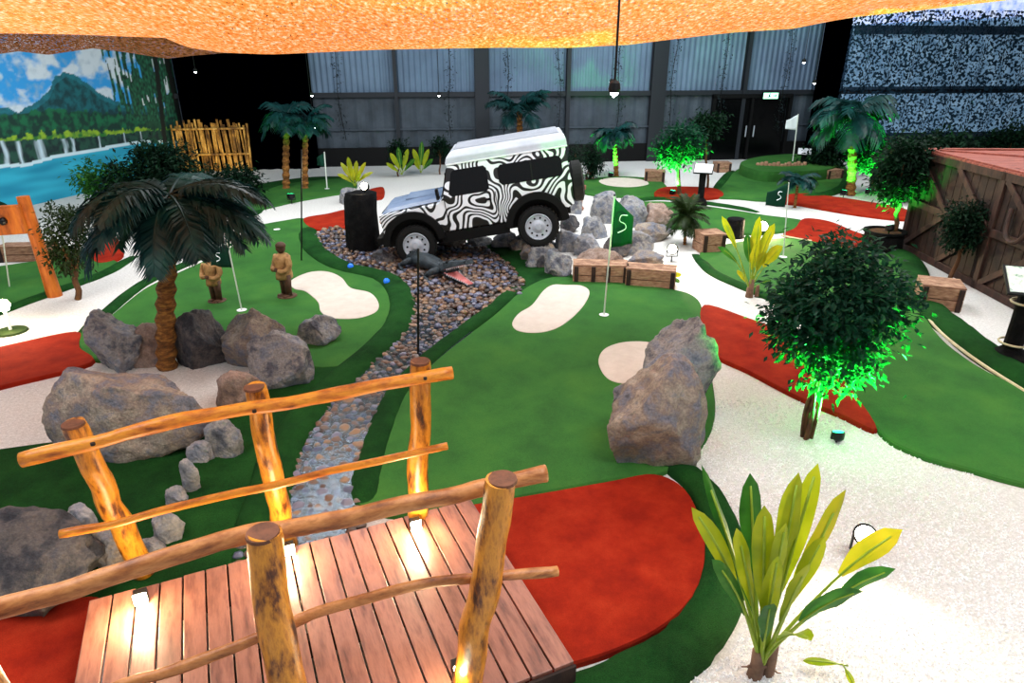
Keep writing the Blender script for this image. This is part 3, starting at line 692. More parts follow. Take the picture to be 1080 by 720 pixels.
# ------------------------------------------------------------------ footbridge
ZD = .25
fr_, fl_, nr_ = G(497, 526, ZD), G(93, 634, ZD), G(592, 702, ZD)
ax = (fr_-fl_); L = ax.length; ax.normalize(); ay = Vector((-ax.y, ax.x, 0)); Wd = (fr_-nr_).dot(ay)
ang = math.atan2(ax.y, ax.x); org = fl_-ay*Wd; org.z = 0
br = thing('footbridge', 'rustic log-railed wooden footbridge with reddish deck boards', 'bridge', org, ang)
inv = Matrix.Rotation(-ang, 4, 'Z') @ Matrix.Translation(-org)
nb = 19; bwid = L/nb; rng = random.Random(2)
for i in range(nb):
    g = box((i+.5)*bwid, Wd/2+rng.uniform(-.006, .006), ZD-.014, bwid-.012, Wd, .028)
    ob('deck_board', *g, 'deck', br, bevel=.004)
for y in (.2, Wd/2, Wd-.2): ob('joist', *box(L/2, y, ZD-.11, L, .07, .15), 'crate_dark', br)
for y in (-.012, Wd+.012): ob('side_board', *box(L/2, y, ZD-.1, L, .02, .15), 'crate_dark', br)
def post(b, t, r, seed):
    rng = random.Random(seed); b, t = Vector(b), Vector(t); pts = []
    for i in range(9):
        s = i/8; p = b.lerp(t, s)+Vector((rng.uniform(-.012, .012), rng.uniform(-.012, .012), 0)); pts.append(p)
    pts = spline(pts, 3); rr = [r*(1.06-.12*i/len(pts)+.05*noise.noise(Vector((i*.35, seed, 0)))) for i in range(len(pts))]
    rr[-1] *= .93
    g = tube(pts, rr, 18, rj=.02, rng=rng)
    g = ([inv @ v for v in g[0]], g[1])
    o = ob('post', *g, 'log', br, smooth=True); mdd = o.modifiers.new('e', 'EDGE_SPLIT'); mdd.split_angle = R(50)
    e = inv @ t; k = lathe([(r*.9, -.01), (r*.86, .006), (r*.4, .008), (.001, .008)], 16)
    ob('end_grain', *mv(k, e.x, e.y, e.z), 'log_end', o)
    return o
post(G(152, 604, .05), P(77, 447, 3.70), .078, 1)
post(G(302, 575, .05), P(268, 408, 4.05), .078, 2)
post(G(441, 562, .05), P(443, 381, 4.35), .080, 3)
post(Vector((-1.10, 2.28, .05)), P(277, 562, 2.50), .088, 4)
post(G(488, 740, .1), P(530, 505, 2.82), .085, 5)
post(Vector((-1.96, 1.90, .05)), Vector((-2.22, 1.93, 1.70)), .088, 6)
def rail(px, r, seed, matn='log_pale', n=12):
    rng = random.Random(seed); pts = spline([P(x, y, Y) for x, y, Y in px], 5)
    pts = [p+Vector((0, 0, .012*noise.noise(Vector((i*.3, seed, 0))))) for i, p in enumerate(pts)]
    rr = [r*(1+.14*noise.noise(Vector((i*.25, seed, 5)))) for i in range(len(pts))]
    g = tube(pts, rr, n, rj=.02, rng=rng); g = ([inv @ v for v in g[0]], g[1])
    return ob('handrail' if r > .04 else 'lower_rail', *g, matn, br, smooth=True)
rail([(-70, 655, 2.05), (0, 640, 2.16), (60, 626, 2.26), (150, 596, 2.40), (250, 566, 2.60), (300, 558, 2.70), (345, 550, 2.76), (430, 531, 2.90), (480, 522, 2.98), (530, 509, 3.06), (576, 499, 3.12)], .047, 1)
rail([(60, 752, 2.3), (130, 722, 2.36), (200, 700, 2.45), (290, 665, 2.58), (330, 647, 2.64), (420, 622, 2.78), (455, 614, 2.84), (530, 607, 2.96), (588, 602, 3.05)], .030, 2)
rail([(22, 485, 3.38), (100, 466, 3.52), (180, 445, 3.68), (255, 432, 3.86), (330, 420, 4.0), (400, 406, 4.14), (477, 393, 4.30)], .046, 3, 'log_gold')
rail([(63, 563, 3.42), (120, 552, 3.52), (200, 531, 3.70), (290, 511, 3.88), (380, 490, 4.05), (472, 470, 4.22)], .028, 4, 'log_gold')
for px, py, Y in ((268, 432, 3.84), (446, 398, 4.22), (100, 466, 3.5)):
    q = inv @ P(px, py, Y); ob('bolt', *mv(lathe([(.001, -.01), (.014, -.008), (.014, .008), (.001, .01)], 8), q.x, q.y-.06, q.z+.02), 'black_metal', br)

# ------------------------------------------------------------------ lamps
def lamp_light(loc, energy, color, kind='POINT', aim=None, size=.05, angle=100, parent=None):
    l = bpy.data.lights.new('bulb', kind); l.energy = energy; l.color = color
    l.shadow_soft_size = size
    if kind == 'SPOT': l.spot_size = R(angle); l.spot_blend = .6
    o = bpy.data.objects.new('bulb', l); C.objects.link(o); o.location = loc
    if aim is not None: o.rotation_euler = (Vector(aim)-Vector(loc)).to_track_quat('-Z', 'Y').to_euler()
    return o
WARM = (1, .80, .48); GREEN = (.02, 1, .06)
def deck_light(px, py, label, e=22, z=ZD):
    p = G(px, py, z)
    t = thing('deck_light', label, 'light', p, ang)
    ob('housing', *box(0, .0, .045, .085, .06, .09), 'black_metal', t, bevel=.006)
    ob('lens', *box(0, -.034, .05, .08, .012, .08), 'lampwarm', t)
    lamp_light(p+Vector((.03, -.14, .14)), e, WARM, size=.04); return t
deck_light(150, 634, 'square deck light glowing at the foot of the left far post', 26)
deck_light(305, 583, 'square deck light at the foot of the middle far post', 22)
deck_light(438, 557, 'square deck light glowing below the right far post', 26)
deck_light(484, 708, 'square deck light beside the near right post foot', 26)
def flood(p, aim, label, color, matn, e, r=.07, h=.12, group=None, angle=110, fixed=None):
    """ground spike flood lamp: head, lens, bracket, spike"""
    p = Vector(p); t = thing('flood_lamp', label, 'lamp', p, group=group)
    d = (Vector(aim)-(p+Vector((0, 0, h)))).normalized(); q = d.to_track_quat('Z', 'Y').to_matrix().to_4x4(); q.translation = Vector((0, 0, h))
    ob('head', *xf(lathe([(r*.5, -r*1.3), (r*.9, -r*.9), (r, 0), (r*1.08, .01), (r*1.08, .02), (r*.9, .02)], 18), q), 'black_metal', t, smooth=False)
    ob('lens', *xf(lathe([(r*.88, .015), (r*.86, .024), (.001, .028)], 18), q), matn, t)
    ob('bracket', *join(box(0, 0, h*.45, r*2.1, .02, .012), box(-r*1.05, 0, h*.72, .01, .02, h*.6), box(r*1.05, 0, h*.72, .01, .02, h*.6)), 'black_metal', t)
    ob('spike', *lathe([(.012, -.04), (.012, h*.45), (.02, h*.46)], 8), 'black_metal', t)
    lamp_light(p+Vector((0, 0, h))+d*.06, e, color, 'SPOT', aim, .04, angle); return t

# ------------------------------------------------------------------ foliage helpers
def leaf_cloud(blobs, n, size, seed, aspect=.45, shell=.55, droop=.3):
    rng = random.Random(seed); V, F = [], []
    tot = sum(b[1].x*b[1].y*b[1].z for b in blobs) if False else sum((b[1][0]*b[1][1]*b[1][2])**.8 for b in blobs)
    for c, r in blobs:
        c = Vector(c); k = int(n*((r[0]*r[1]*r[2])**.8)/tot)
        sprigs = []
        for _ in range(max(6, k//9)):
            d = Vector((rng.gauss(0, 1), rng.gauss(0, 1), rng.gauss(0, 1))).normalized(); rad = rng.uniform(shell, 1.0)
            sprigs.append((Vector((d.x*r[0]*rad, d.y*r[1]*rad, d.z*r[2]*rad)), d))
        for _ in range(k):
            s, d = rng.choice(sprigs); jit = size*.95
            p = c+s+Vector((rng.gauss(0, jit), rng.gauss(0, jit), rng.gauss(0, jit*.8)))
            dr = (d*.7+Vector((rng.gauss(0, .7), rng.gauss(0, .7), rng.gauss(0, .5)-droop))).normalized()
            sd = dr.cross(Vector((rng.gauss(0, .4), rng.gauss(0, .4), 1))).normalized(); nn = sd.cross(dr)
            L_ = size*rng.uniform(.7, 1.3); w = L_*aspect/2; i = len(V)
            V += [p, p+dr*L_*.45+sd*w+nn*L_*.06, p+dr*L_-nn*L_*.06, p+dr*L_*.45-sd*w+nn*L_*.06]
            F += [(i, i+1, i+2), (i, i+2, i+3)]
    return V, F
def branch(a, b, r0, r1, seed, wob=.04, n=7, sides=8):
    rng = random.Random(seed); a, b = Vector(a), Vector(b); pts = [a.lerp(b, i/n)+Vector((rng.uniform(-wob, wob), rng.uniform(-wob, wob), 0))*(0 if i in (0, n) else 1) for i in range(n+1)]
    return tube(spline(pts, 2), [r0+(r1-r0)*i/(2*n) for i in range(2*n+1)], sides)
def tree(label, px, py, top, bot, w, matn, seed, n=1500, ls=.07, tr=.03, stems=1, name='ficus_tree', cat='tree', crown_px=None, group=None, z0=0, aspect=.45, shape=None, bark='bark', dep=.9):
    b = G(px, py, z0); cx = crown_px if crown_px is not None else px
    zt, zb = P(cx, top, b.y).z, P(cx, bot, b.y).z; cz = (zt+zb)/2; cc = P(cx, (top+bot)/2, b.y)
    rx = w/2*scale_at(cc); rz = (zt-zb)/2; t = thing(name, label, cat, b, group=group); o = cc-b; rng = random.Random(seed)
    blobs = [((o.x, 0, cz-z0), (rx*.72, rx*.72*dep, rz*.75))]
    for k in range(8):
        a = k*math.pi/4+rng.uniform(-.3, .3); q = rng.uniform(.4, .62)
        blobs.append(((o.x+rx*q*math.cos(a), rx*q*math.sin(a)*dep, cz-z0+rz*rng.uniform(-.5, .55)), (rx*rng.uniform(.3, .45), rx*.38, rz*rng.uniform(.3, .42))))
    blobs = shape(o, rx, rz, cz-z0) if shape else blobs
    ob('foliage', *leaf_cloud(blobs, n, ls, seed, aspect), matn, t)
    gs = []
    for k in range(stems):
        off = Vector((rng.uniform(-tr, tr), rng.uniform(-tr, tr), 0))*(2 if stems > 1 else 0)
        gs.append(branch(off, (o.x+off.x*1.5, off.y, zb-z0+rz*.8), tr, tr*.6, seed+k, wob=tr*.9, n=6))
    for k in range(5):
        a = k*1.3+seed; gs.append(branch((o.x*.8, 0, max(.05, zb-z0+rz*.1)), (o.x+rx*.5*math.cos(a), rx*.5*math.sin(a), cz-z0+rz*.2*math.sin(a*2)), tr*.5, tr*.2, seed+20+k, wob=.02, n=4, sides=6))
    ob('trunk', *join(*gs), bark, t, smooth=True)
    return t
def frond_mesh(L_, az, el, droop, seed, nl=24, lw=.03, ll=.3, z=0):
    rng = random.Random(seed); d = Vector((math.cos(az)*math.cos(el), math.sin(az)*math.cos(el), math.sin(el))); p = Vector((0, 0, z)); pts = [p.copy()]; dirs = [d.copy()]
    m = 12
    for i in range(m):
        d = (d+Vector((0, 0, -droop/m*(.6+i/m)))).normalized(); p = p+d*L_/m; pts.append(p.copy()); dirs.append(d.copy())
    V, F = tube(pts, [.016*(1-.8*i/m)*max(.6, L_) for i in range(m+1)], 5)
    V, F = list(V), list(F)
    for k in range(nl):
        s = .12+.88*k/nl; i = min(m-1, int(s*m)); f = s*m-i; q = pts[i].lerp(pts[i+1], f); dd = dirs[i]
        side = dd.cross(Vector((0, 0, 1))).normalized(); upv = side.cross(dd)
        l = ll*(math.sin(math.pi*(.12+.84*s))**.6)*rng.uniform(.9, 1.1)
        for sg in (-1, 1):
            e = (side*sg*.85+dd*(.35+.5*s)+upv*rng.uniform(-.25, .05)).normalized(); tip = q+e*l+Vector((0, 0, -l*l*.9*droop*.5-.1*l)); md_ = q+e*l*.5+Vector((0, 0, -.02*l)); w = lw*.5
            j = len(V); V += [q-dd*w*.6, q+dd*w*.6, md_+dd*w, md_-dd*w, tip]
            F += [(j, j+1, j+2, j+3), (j+3, j+2, j+4)]
    return V, F
def palm(label, px, py, ctop, cpx, L_, seed, nf=16, matn='leaf_palm', tr=.07, nl=24, ll=.3, lw=.03, droop=1.5, name='palm_tree', z0=0, group=None, el=(0, 1.1), bark='palmbark', fmats=None, low=1.0):
    b = G(px, py, z0); c = P(cpx, ctop, b.y)-b; t = thing(name, label, 'palm', b, group=group); rng = random.Random(seed)
    pts = spline([(0, 0, -.02), (c.x*.3, 0, c.z*.35), (c.x*.7, .0, c.z*.7), (c.x, 0, c.z)], 8); rr = [tr*(1.15-.3*i/len(pts))*(1.18 if i % 2 else .86) for i in range(len(pts))]
    ob('trunk', *tube(pts, rr, 12), bark, t)
    for k in range(nf):
        az = 2*math.pi*k*.382+rng.uniform(-.2, .2); e = rng.uniform(*el)
        g = frond_mesh(L_*rng.uniform(.86, 1.08)*(low if e < -.25 else 1), az, e, droop*rng.uniform(.8, 1.2), seed*50+k, nl, lw, ll)
        ob('frond', *mv(g, c.x, 0, c.z), (fmats[k % len(fmats)] if fmats else matn), t)
    return t
def blade(base, d, L_, w, droop, seed, fold=.25, pet=.3, tipw=.0, roll=0):
    """one broad leaf on a stalk: returns blade and petiole"""
    rng = random.Random(seed); d = Vector(d).normalized(); p = Vector(base); pts = [p.copy()]; dirs = [d.copy()]; m = 16
    for i in range(m):
        s = i/m; d = (d+Vector((0, 0, -droop/m*(.3+1.6*s)))).normalized(); p = p+d*L_/m; pts.append(p.copy()); dirs.append(d.copy())
    ip = int(pet*m); V, F = [], []; h = Vector((d.x, d.y, 0))
    side = dirs[0].cross(Vector((0, .72, -.69)))
    if side.length < .15: side = Vector((1, 0, 0))
    side.normalize(); side = Matrix.Rotation(roll, 4, dirs[0]) @ side
    n = m-ip
    for i in range(n+1):
        s = i/n; q = pts[ip+i]; dd = dirs[ip+i]; sd = (side-dd*side.dot(dd)).normalized(); nn = sd.cross(dd)
        ww = w/2*(math.sin(math.pi*min(1, (s**1.25)*.95+.03))**.6)*(1 if s < .9 else max(0.06, ((1-s)/.1)**.6))
        wv = .035*math.sin(i*1.3+seed*2)
        for a in (-1, -.5, 0, .5, 1): V.append(q+sd*ww*a+nn*(abs(a)*ww*fold+wv*abs(a)*ww*4))
    for i in range(n):
        for a in range(4): j = i*5+a; F.append((j, j+1, j+6, j+5))
    return (V, F), tube(pts[:ip+3]+[pts[k] for k in range(ip+3, m, 2)], [.012*max(.5, L_)*(1-.7*k/m) for k in range(len(pts[:ip+3]+[pts[k] for k in range(ip+3, m, 2)]))], 6)
def broadleaf(label, base, leaves, name='banana_plant', cat='plant', stalk=None, mats=('leaf_banana', 'leaf_mid'), group=None):
    """leaves: (px, py of tip, tip forward offset dy, width, droop, petiole share, material index)"""
    b = Vector(base); t = thing(name, label, cat, b, group=group)
    for k, (tx, ty, dy, w, dr, pet, mi_, roll) in enumerate(leaves):
        tip = P(tx, ty, b.y+dy)-b; st = Vector((random.Random(k).uniform(-.02, .02), random.Random(k+9).uniform(-.02, .02), .12))
        v = tip-st; L_ = v.length*(1+.12*dr); d = v.normalized()+Vector((0, 0, dr*.45))
        bl, pt = blade(st, d, L_, w, dr, k, pet=pet, roll=roll)
        l = ob('leaf', *bl, mats[mi_], t, smooth=True); ob('petiole', *pt, 'stalk', l, smooth=True)
    if stalk: ob('stem', *stalk, 'corm', t, smooth=True)
    return t
rng = random.Random(3)
# big foreground plant
pb = G(800, 712)
stk = join(tube([(-.03, 0, -.02), (-.02, 0, .1), (-.04, 0, .22)], [.05, .045, .03], 9), tube([(.06, .02, -.02), (.07, .02, .12), (.06, 0, .26)], [.045, .035, .03], 9), branch((-.02, 0, .08), (-.13, -.02, .1), .01, .004, 3, .01), branch((0, 0, .1), (.14, 0, .02), .01, .004, 4, .01))
broadleaf('broad-leafed yellow-green plant beside the big red carpet', pb, [
 (742, 496, 0.35, 0.0902, 0.25, 0.46, 1, 0.5), (791, 500, 0.15, 0.1394, 0.05, 0.56, 1, 0), (842, 500, 0.2, 0.1558, 0.08, 0.41, 0, 0.2), (862, 491, 0.25, 0.1312, 0.1, 0.41, 0, -0.3), (850, 508, 0.3, 0.1148, 0.15, 0.48, 1, 0.8), (888, 524, 0.05, 0.1148, 0.35, 0.46, 2, 0.3), (938, 566, 0.1, 0.1558, 0.7, 0.66, 2, 0.1), (738, 545, -0.05, 0.1066, 0.6, 0.56, 0, -0.3), (930, 604, 0, 0.123, 0.8, 0.68, 1, 0.4), (893, 626, -0.2, 0.1394, 1, 0.54, 1, 0.2), (846, 668, -0.3, 0.1394, 1.2, 0.56, 0, 0.2), (778, 562, -0.1, 0.1066, 0.3, 0.46, 0, 0.2), (806, 536, -0.1, 0.1312, 0.15, 0.41, 0, -0.2), (758, 596, -0.1, 0.0984, 0.7, 0.46, 1, 0.2), (828, 556, -0.15, 0.123, 0.25, 0.41, 0, 0.3), (866, 572, -0.05, 0.1066, 0.4, 0.51, 0, -0.3), (812, 640, -0.2, 0.1066, 0.9, 0.36, 1, 0), (786, 585, 0.1, 0.1148, 0.3, 0.46, 1, 0.3), (820, 590, -0.2, 0.1066, 0.3, 0.31, 0, -0.2), (850, 600, -0.15, 0.0984, 0.5, 0.46, 0, 0.3)], stalk=stk, mats=('leaf_banana', 'leaf_mid', 'leaf_yellow'))
o = broadleaf('small fallen leaf sprout on gravel right of the broad-leafed plant', G(888, 716), [(848, 697, .05, .05, .3, .3, 0, .3), (900, 722, -.1, .04, .3, .2, 0, .2)], mats=('leaf_banana',))
flood(G(905, 590), G(905, 590)+Vector((-.45, -1, .75)), 'warm white flood lamp glaring behind the foreground plant', WARM, 'lampwarm', 130, .08, .25, angle=170)
# plant at 790,300
broadleaf('tall yellow-green plant glowing beside the white gravel path', G(790, 313), [
 (801, 230, .1, .20, .2, .35, 0, .3), (816, 238, .1, .22, .3, .45, 0, .6), (788, 248, .1, .15, .2, .5, 1, -.3), (822, 262, 0, .22, .7, .55, 0, .5), (763, 231, .2, .11, .4, .6, 0, -.2), (762, 262, -.1, .10, .9, .6, 1, 0), (806, 268, -.1, .17, .6, .5, 0, .3), (797, 258, -.2, .16, .3, .45, 0, .5), (778, 286, -.2, .08, .5, .4, 0, 0), (812, 296, -.1, .07, .8, .5, 1, 0)],
 stalk=join(tube([(0, 0, -.02), (0, 0, .15), (.01, 0, .3)], [.07, .06, .04], 8), tube([(.12, 0, -.02), (.12, 0, .2)], [.04, .03], 8)), mats=('leaf_yellow', 'leaf_mid'))
flood(G(803, 248), G(803, 248)+Vector((-.3, -2, 1.0)), 'warm flood lamp behind the tall yellow-green plant', WARM, 'lampwarm', 260, .12, .2, angle=150)
broadleaf('small low plant at the right end of the low crates', G(706, 300), [(700, 283, .1, .1, .2, .3, 0, .2), (718, 290, 0, .09, .9, .3, 0, .3), (692, 292, 0, .08, .5, .3, 0, 0), (716, 298, -.1, .08, .8, .3, 1, 0)], mats=('leaf_yellow', 'leaf_mid'))
flood(G(708, 276), G(708, 276)+Vector((-.5, -.9, .5)), 'warm flood lamp beside the right low crate', WARM, 'lampwarm', 190, .1, .25, angle=160)

# uplit ficus at right
def ficus_shape(o, rx, rz, cz):
    return [((o.x-.05, 0, cz+rz*.2), (rx*.85, rx*.8, rz*.62)), ((o.x-rx*.35, 0, cz-rz*.1), (rx*.6, rx*.6, rz*.5)), ((o.x+rx*.45, 0, cz+rz*.1), (rx*.5, rx*.6, rz*.45)), ((o.x, -.1, cz-rz*.55), (rx*.55, rx*.5, rz*.4)),
            ((o.x+rx*.35, 0, cz-rz*.35), (rx*.45, rx*.5, rz*.35)), ((o.x-rx*.6, 0, cz+rz*.05), (rx*.36, rx*.4, rz*.3)), ((o.x-.05, 0, cz+rz*.75), (rx*.5, rx*.5, rz*.25)), ((o.x+rx*.7, 0, cz+rz*.3), (rx*.3, rx*.4, rz*.3))]
tree('bushy dark ficus tree with its underside lit bright green', 851, 461, 247, 410, 146, 'leaf_ficus', 5, n=7500, ls=.085, tr=.022, stems=5, crown_px=882, shape=ficus_shape, aspect=.5)
fp = G(882, 466)
flood(fp, fp+Vector((-.02, .3, 1)), 'green flood lamp on gravel at the foot of the bushy ficus', GREEN, 'lampgreen', 3600, .06, .1, angle=130)

# big palm left
palm('big dark palm rising from the left rock group', 176, 388, 206, 178, 1.27, 12, nf=46, tr=.10, nl=40, ll=.34, lw=.045, droop=1.45, el=(-.9, .62), low=.62)
# other palms
palm('green-lit palm in front of the camouflage net', 897, 206, 118, 900, 1.25, 21, nf=18, tr=.11, nl=20, ll=.5, lw=.09, droop=1.8, el=(-.1, 1.1))
pp = G(889, 209); flood(pp, pp+Vector((.3, .2, 1.6)), 'green flood lamp at the foot of the green-lit palm', GREEN, 'lampgreen', 900, .09, .2, angle=120)
palm('dark palm standing nearest the bamboo screen', 302, 200, 122, 302, .95, 22, nf=13, tr=.09, nl=16, ll=.42, lw=.08, droop=1.7)
palm('dark palm beside the slim black rod in the far left', 322, 200, 128, 322, .85, 23, nf=12, tr=.08, nl=16, ll=.4, lw=.08, droop=1.7)
palm('dark palm top showing above the zebra car roof', 548, 182, 118, 548, 1.2, 24, nf=14, tr=.1, nl=18, ll=.5, lw=.09, droop=1.4)
palm('small green-lit palm by the far wall right of the zebra car', 650, 186, 140, 648, .75, 25, nf=15, tr=.07, nl=16, ll=.4, lw=.08, droop=1.9)
pp = G(644, 188); flood(pp, pp+Vector((.2, .3, 1.5)), 'green flood lamp under the small palm by far wall', GREEN, 'lampgreen', 900, .08, .15)
palm('little dark palm on the thin red carpet strip', 838, 219, 190, 842, .5, 26, nf=14, tr=.035, nl=14, ll=.28, lw=.05, droop=1.6)
palm('small grassy palm on gravel right of the boulder pile', 722, 258, 228, 724, .52, 27, nf=34, tr=.03, nl=18, ll=.2, lw=.03, droop=1.3, el=(-.6, 1.4), matn='leaf_olive')
pp = G(308, 215); flood(pp, pp+Vector((-.1, .4, 2)), 'green flood lamp under the dark far left palms', GREEN, 'lampgreen', 600, .1, .25)
# trees
tree('round green-lit tree left of the tall black far sign', 717, 206, 124, 180, 54, 'leaf_ficus', 31, n=4200, ls=.12, tr=.06)
pp = G(709, 207); flood(pp, pp+Vector((.2, .2, 1.8)), 'green flood lamp under the round far tree', GREEN, 'lampgreen', 1700, .08, .15)
tree('green-lit tree between the palm and the big brown crate', 921, 204, 142, 182, 50, 'leaf_ficus', 32, n=4200, ls=.12, tr=.06)
pp = G(915, 206); flood(pp, pp+Vector((.25, .2, 1.8)), 'green flood lamp behind the thin red carpet strip', GREEN, 'lampgreen', 1500, .08, .15)
tree('tall tree on a dark pot beside the big brown crate', 943, 244, 135, 222, 58, 'leaf_dark', 33, n=4500, ls=.11, tr=.05, crown_px=952, z0=.4)
pt = G(938, 270); t = thing('planter', 'dark round planter beside the big brown crate', 'planter', (pt.x, pt.y+.35, 0))
ob('pot', *lathe([(.34, 0), (.38, .1), (.36, .38), (.4, .4), (.4, .44), (.33, .44), (.32, .4)], 20), 'pot_dark', t, smooth=False); ob('soil', *lathe([(.33, .38), (.3, .41), (.001, .42)], 16), 'bark', t)
pq = Vector((pt.x-.05, pt.y+.12, .43)); flood(pq, pq+Vector((-.1, .5, 1.2)), 'green flood lamp glowing on the dark round planter', GREEN, 'lampgreen', 380, .08, .14, angle=140)
tree('dark bushy tree standing against the big brown crate front', 1001, 296, 207, 270, 52, 'leaf_dark', 34, n=3800, ls=.08, tr=.04, crown_px=1020)
tree('small dark tree behind the left gravel path', 82, 316, 205, 298, 50, 'leaf_olive', 35, n=3000, ls=.075, tr=.05, crown_px=70)
tree('thin leafy sapling between far tree and doors', 746, 200, 118, 150, 32, 'leaf_dark', 36, n=1800, ls=.12, tr=.04)
for k, (px, py, top, bot, w, lb) in enumerate([(420, 186, 145, 172, 22, 'round dark topiary left of the zebra car windscreen'), (464, 184, 142, 168, 20, 'round dark topiary directly before the zebra car roof front')]):
    tree(lb, px, py, top, bot, w, 'leaf_dark', 40+k, n=1100, ls=.1, tr=.03, name='topiary')
# hedge-like bushes
def bush(label, x0, y0, x1, y1, matn, seed, n=900, ls=.15, dep=.5):
    pn = G((x0+x1)/2, y1); s = scale_at(pn); w = (x1-x0)*s; top = P((x0+x1)/2, y0, pn.y).z; h = top; rng = random.Random(seed); t = thing('bush', label, 'bush', pn)
    bl = [((w*(rng.random()-.5)*.7, w*(rng.random()-.5)*.3, h*rng.uniform(.25, .72)), (w*.22, w*.2, h*.28)) for _ in range(7)]
    ob('foliage', *leaf_cloud(bl, n, ls, seed), matn, t); ob('stem', *join(*[branch((rng.uniform(-.1, .1), 0, 0), (b[0][0], b[0][1], b[0][2]), .03, .01, seed+i) for i, b in enumerate(bl)]), 'bark', t, smooth=True)
bush('dense dark bush under the painted mural by the palm', 128, 150, 215, 232, 'leaf_dark', 51, 7000, .13)
bush('low dark bush at the foot of the bamboo screen', 205, 174, 275, 215, 'leaf_dark', 52, 4500, .13)
bush('mid green bush in front of the mural river', 95, 168, 150, 225, 'leaf_mid', 53, 2600, .12)
bush('dark bush against the net left of the crate top', 930, 128, 1000, 215, 'leaf_dark', 54, 7000, .15)
bush('dark bush between the far doors and the green-lit palm', 850, 130, 890, 185, 'leaf_dark', 55, 3000, .15)
bush('low dark bush behind the palm pot far right', 965, 150, 1030, 215, 'leaf_dark', 56, 4500, .15)
bush('ivy mass along the net above the big brown crate', 990, 132, 1100, 190, 'leaf_dark', 57, 8000, .14)
bush('small dark bush by far wall right of zebra car', 612, 150, 632, 190, 'leaf_dark', 58, 1200, .11)
# topiary in terracotta pot
pt = G(607, 221); zp = .62
t = thing('planter', 'tall terracotta pot behind the zebra car', 'planter', pt)
ob('pot', *lathe([(.2, 0), (.22, .04), (.17, .1), (.2, zp-.12), (.25, zp-.08), (.25, zp), (.2, zp), (.19, zp-.06)], 18), 'terracotta', t); ob('soil', *lathe([(.19, zp-.07), (.001, zp-.06)], 12), 'bark', t)
b = Vector((pt.x, pt.y, zp-.06)); t = thing('ball_topiary', 'double ball topiary growing in the tall terracotta pot', 'shrub', b)
c1 = P(607, 162, b.y)-b; c2 = P(606, 183, b.y)-b
ob('foliage', *leaf_cloud([((c1.x, 0, c1.z), (.2, .2, .24))], 420, .07, 61), 'leaf_dark', t); ob('foliage', *leaf_cloud([((c2.x, 0, c2.z), (.2, .2, .15))], 350, .07, 62), 'leaf_mid', t)
ob('stem', *branch((0, 0, 0), (c1.x, 0, c1.z), .015, .01, 5, .01), 'bark', t)
# black stump with plant and lamp
sb_ = G(383, 268); zs = P(383, 203, sb_.y+.3).z
t = thing('tree_stump', 'black tapering tree stump left of the zebra car', 'stump', (sb_.x, sb_.y+.32, 0)); rng = random.Random(8)
g = lathe([(.40, -.02), (.36, .1), (.33, zs*.5), (.31, zs*.9), (.29, zs), (.24, zs+.01), (.001, zs-.02)], 22); g = ([Vector((v.x*(1+.35*noise.noise(Vector((v.x*4, v.y*4, v.z)))), v.y*(1+.12*noise.noise(Vector((v.y*5, v.x*4, v.z)))), v.z)) for v in g[0]], g[1])
ob('trunk', *g, 'pot_dark', t, smooth=False)
sx, sy = sb_.x, sb_.y+.32
tt = broadleaf('bright green-yellow plant on top of the black stump', (sx-.12, sy, zs), [(360, 172, .1, .1, .4, .3, 0, .2), (367, 166, 0, .1, .2, .3, 0, .3), (376, 170, .1, .1, .2, .3, 0, .5), (385, 172, 0, .09, .4, .3, 0, .1), (372, 178, -.1, .1, .3, .3, 0, .6), (392, 182, 0, .08, .8, .3, 0, 0), (357, 184, 0, .09, .8, .3, 0, .2), (380, 182, -.1, .1, .4, .3, 1, 0)], mats=('leaf_yellow', 'leaf_banana'))
flood((sx+.1, sy-.12, zs), (sx-.1, sy-1, zs+.5), 'small warm lamp glowing on top of the black stump', WARM, 'lampwarm', 50, .08, .14)
rock(357, 198, 382, 216, 'rock_grey', 'round grey rock behind the black stump', 91)
for k, (bx, by, tips, lb) in enumerate([(424, 188, [(412, 162), (420, 156), (430, 158), (437, 168), (408, 172), (426, 166)], 'bright green leafy plant left behind the zebra car'), (444, 186, [(436, 158), (445, 150), (452, 158), (456, 168), (438, 168)], 'green leafy plant close behind the zebra car bonnet')]):
    broadleaf(lb, G(bx, by), [(x, y, (i % 3-1)*.15, .17, .35, .3, i % 2, .3*(i % 3)) for i, (x, y) in enumerate(tips)], mats=('leaf_banana', 'leaf_mid'))

# ------------------------------------------------------------------ big crate, small crates
bx0 = Vector((8.05, 13.45, 0)); cr = thing('shipping_crate', 'big dark brown braced wooden crate with a reddish lid', 'crate', bx0, R(-2.5))
CL, CWd, CH = 5.2, 3.4, 1.95     # length towards camera, width, height  (local: x right, -y near)
ob('body', *box(CWd/2, -CL/2, CH/2, CWd-.1, CL-.1, CH-.04), 'crate_dark', cr)
def face_boards(n, along, fixed, zz0, zz1, length, matn, nm, th=.03):
    gs = []; w = length/n
    for i in range(n):
        u = (i+.5)*w
        gs.append(box(fixed, -u, (zz0+zz1)/2, th, w-.015, zz1-zz0) if along == 'y' else box(u, fixed, (zz0+zz1)/2, w-.015, th, zz1-zz0))
    return ob(nm, *join(*gs), matn, cr)
face_boards(24, 'y', .03, .03, CH-.03, CL, 'crate_dark', 'side_panel')
face_boards(16, 'x', -CL+.03, .03, CH-.03, CWd, 'crate_dark', 'side_panel')
face_boards(16, 'x', -.03, .03, CH-.03, CWd, 'crate_dark', 'side_panel')
face_boards(24, 'y', CWd-.03, .03, CH-.03, CL, 'crate_dark', 'side_panel')
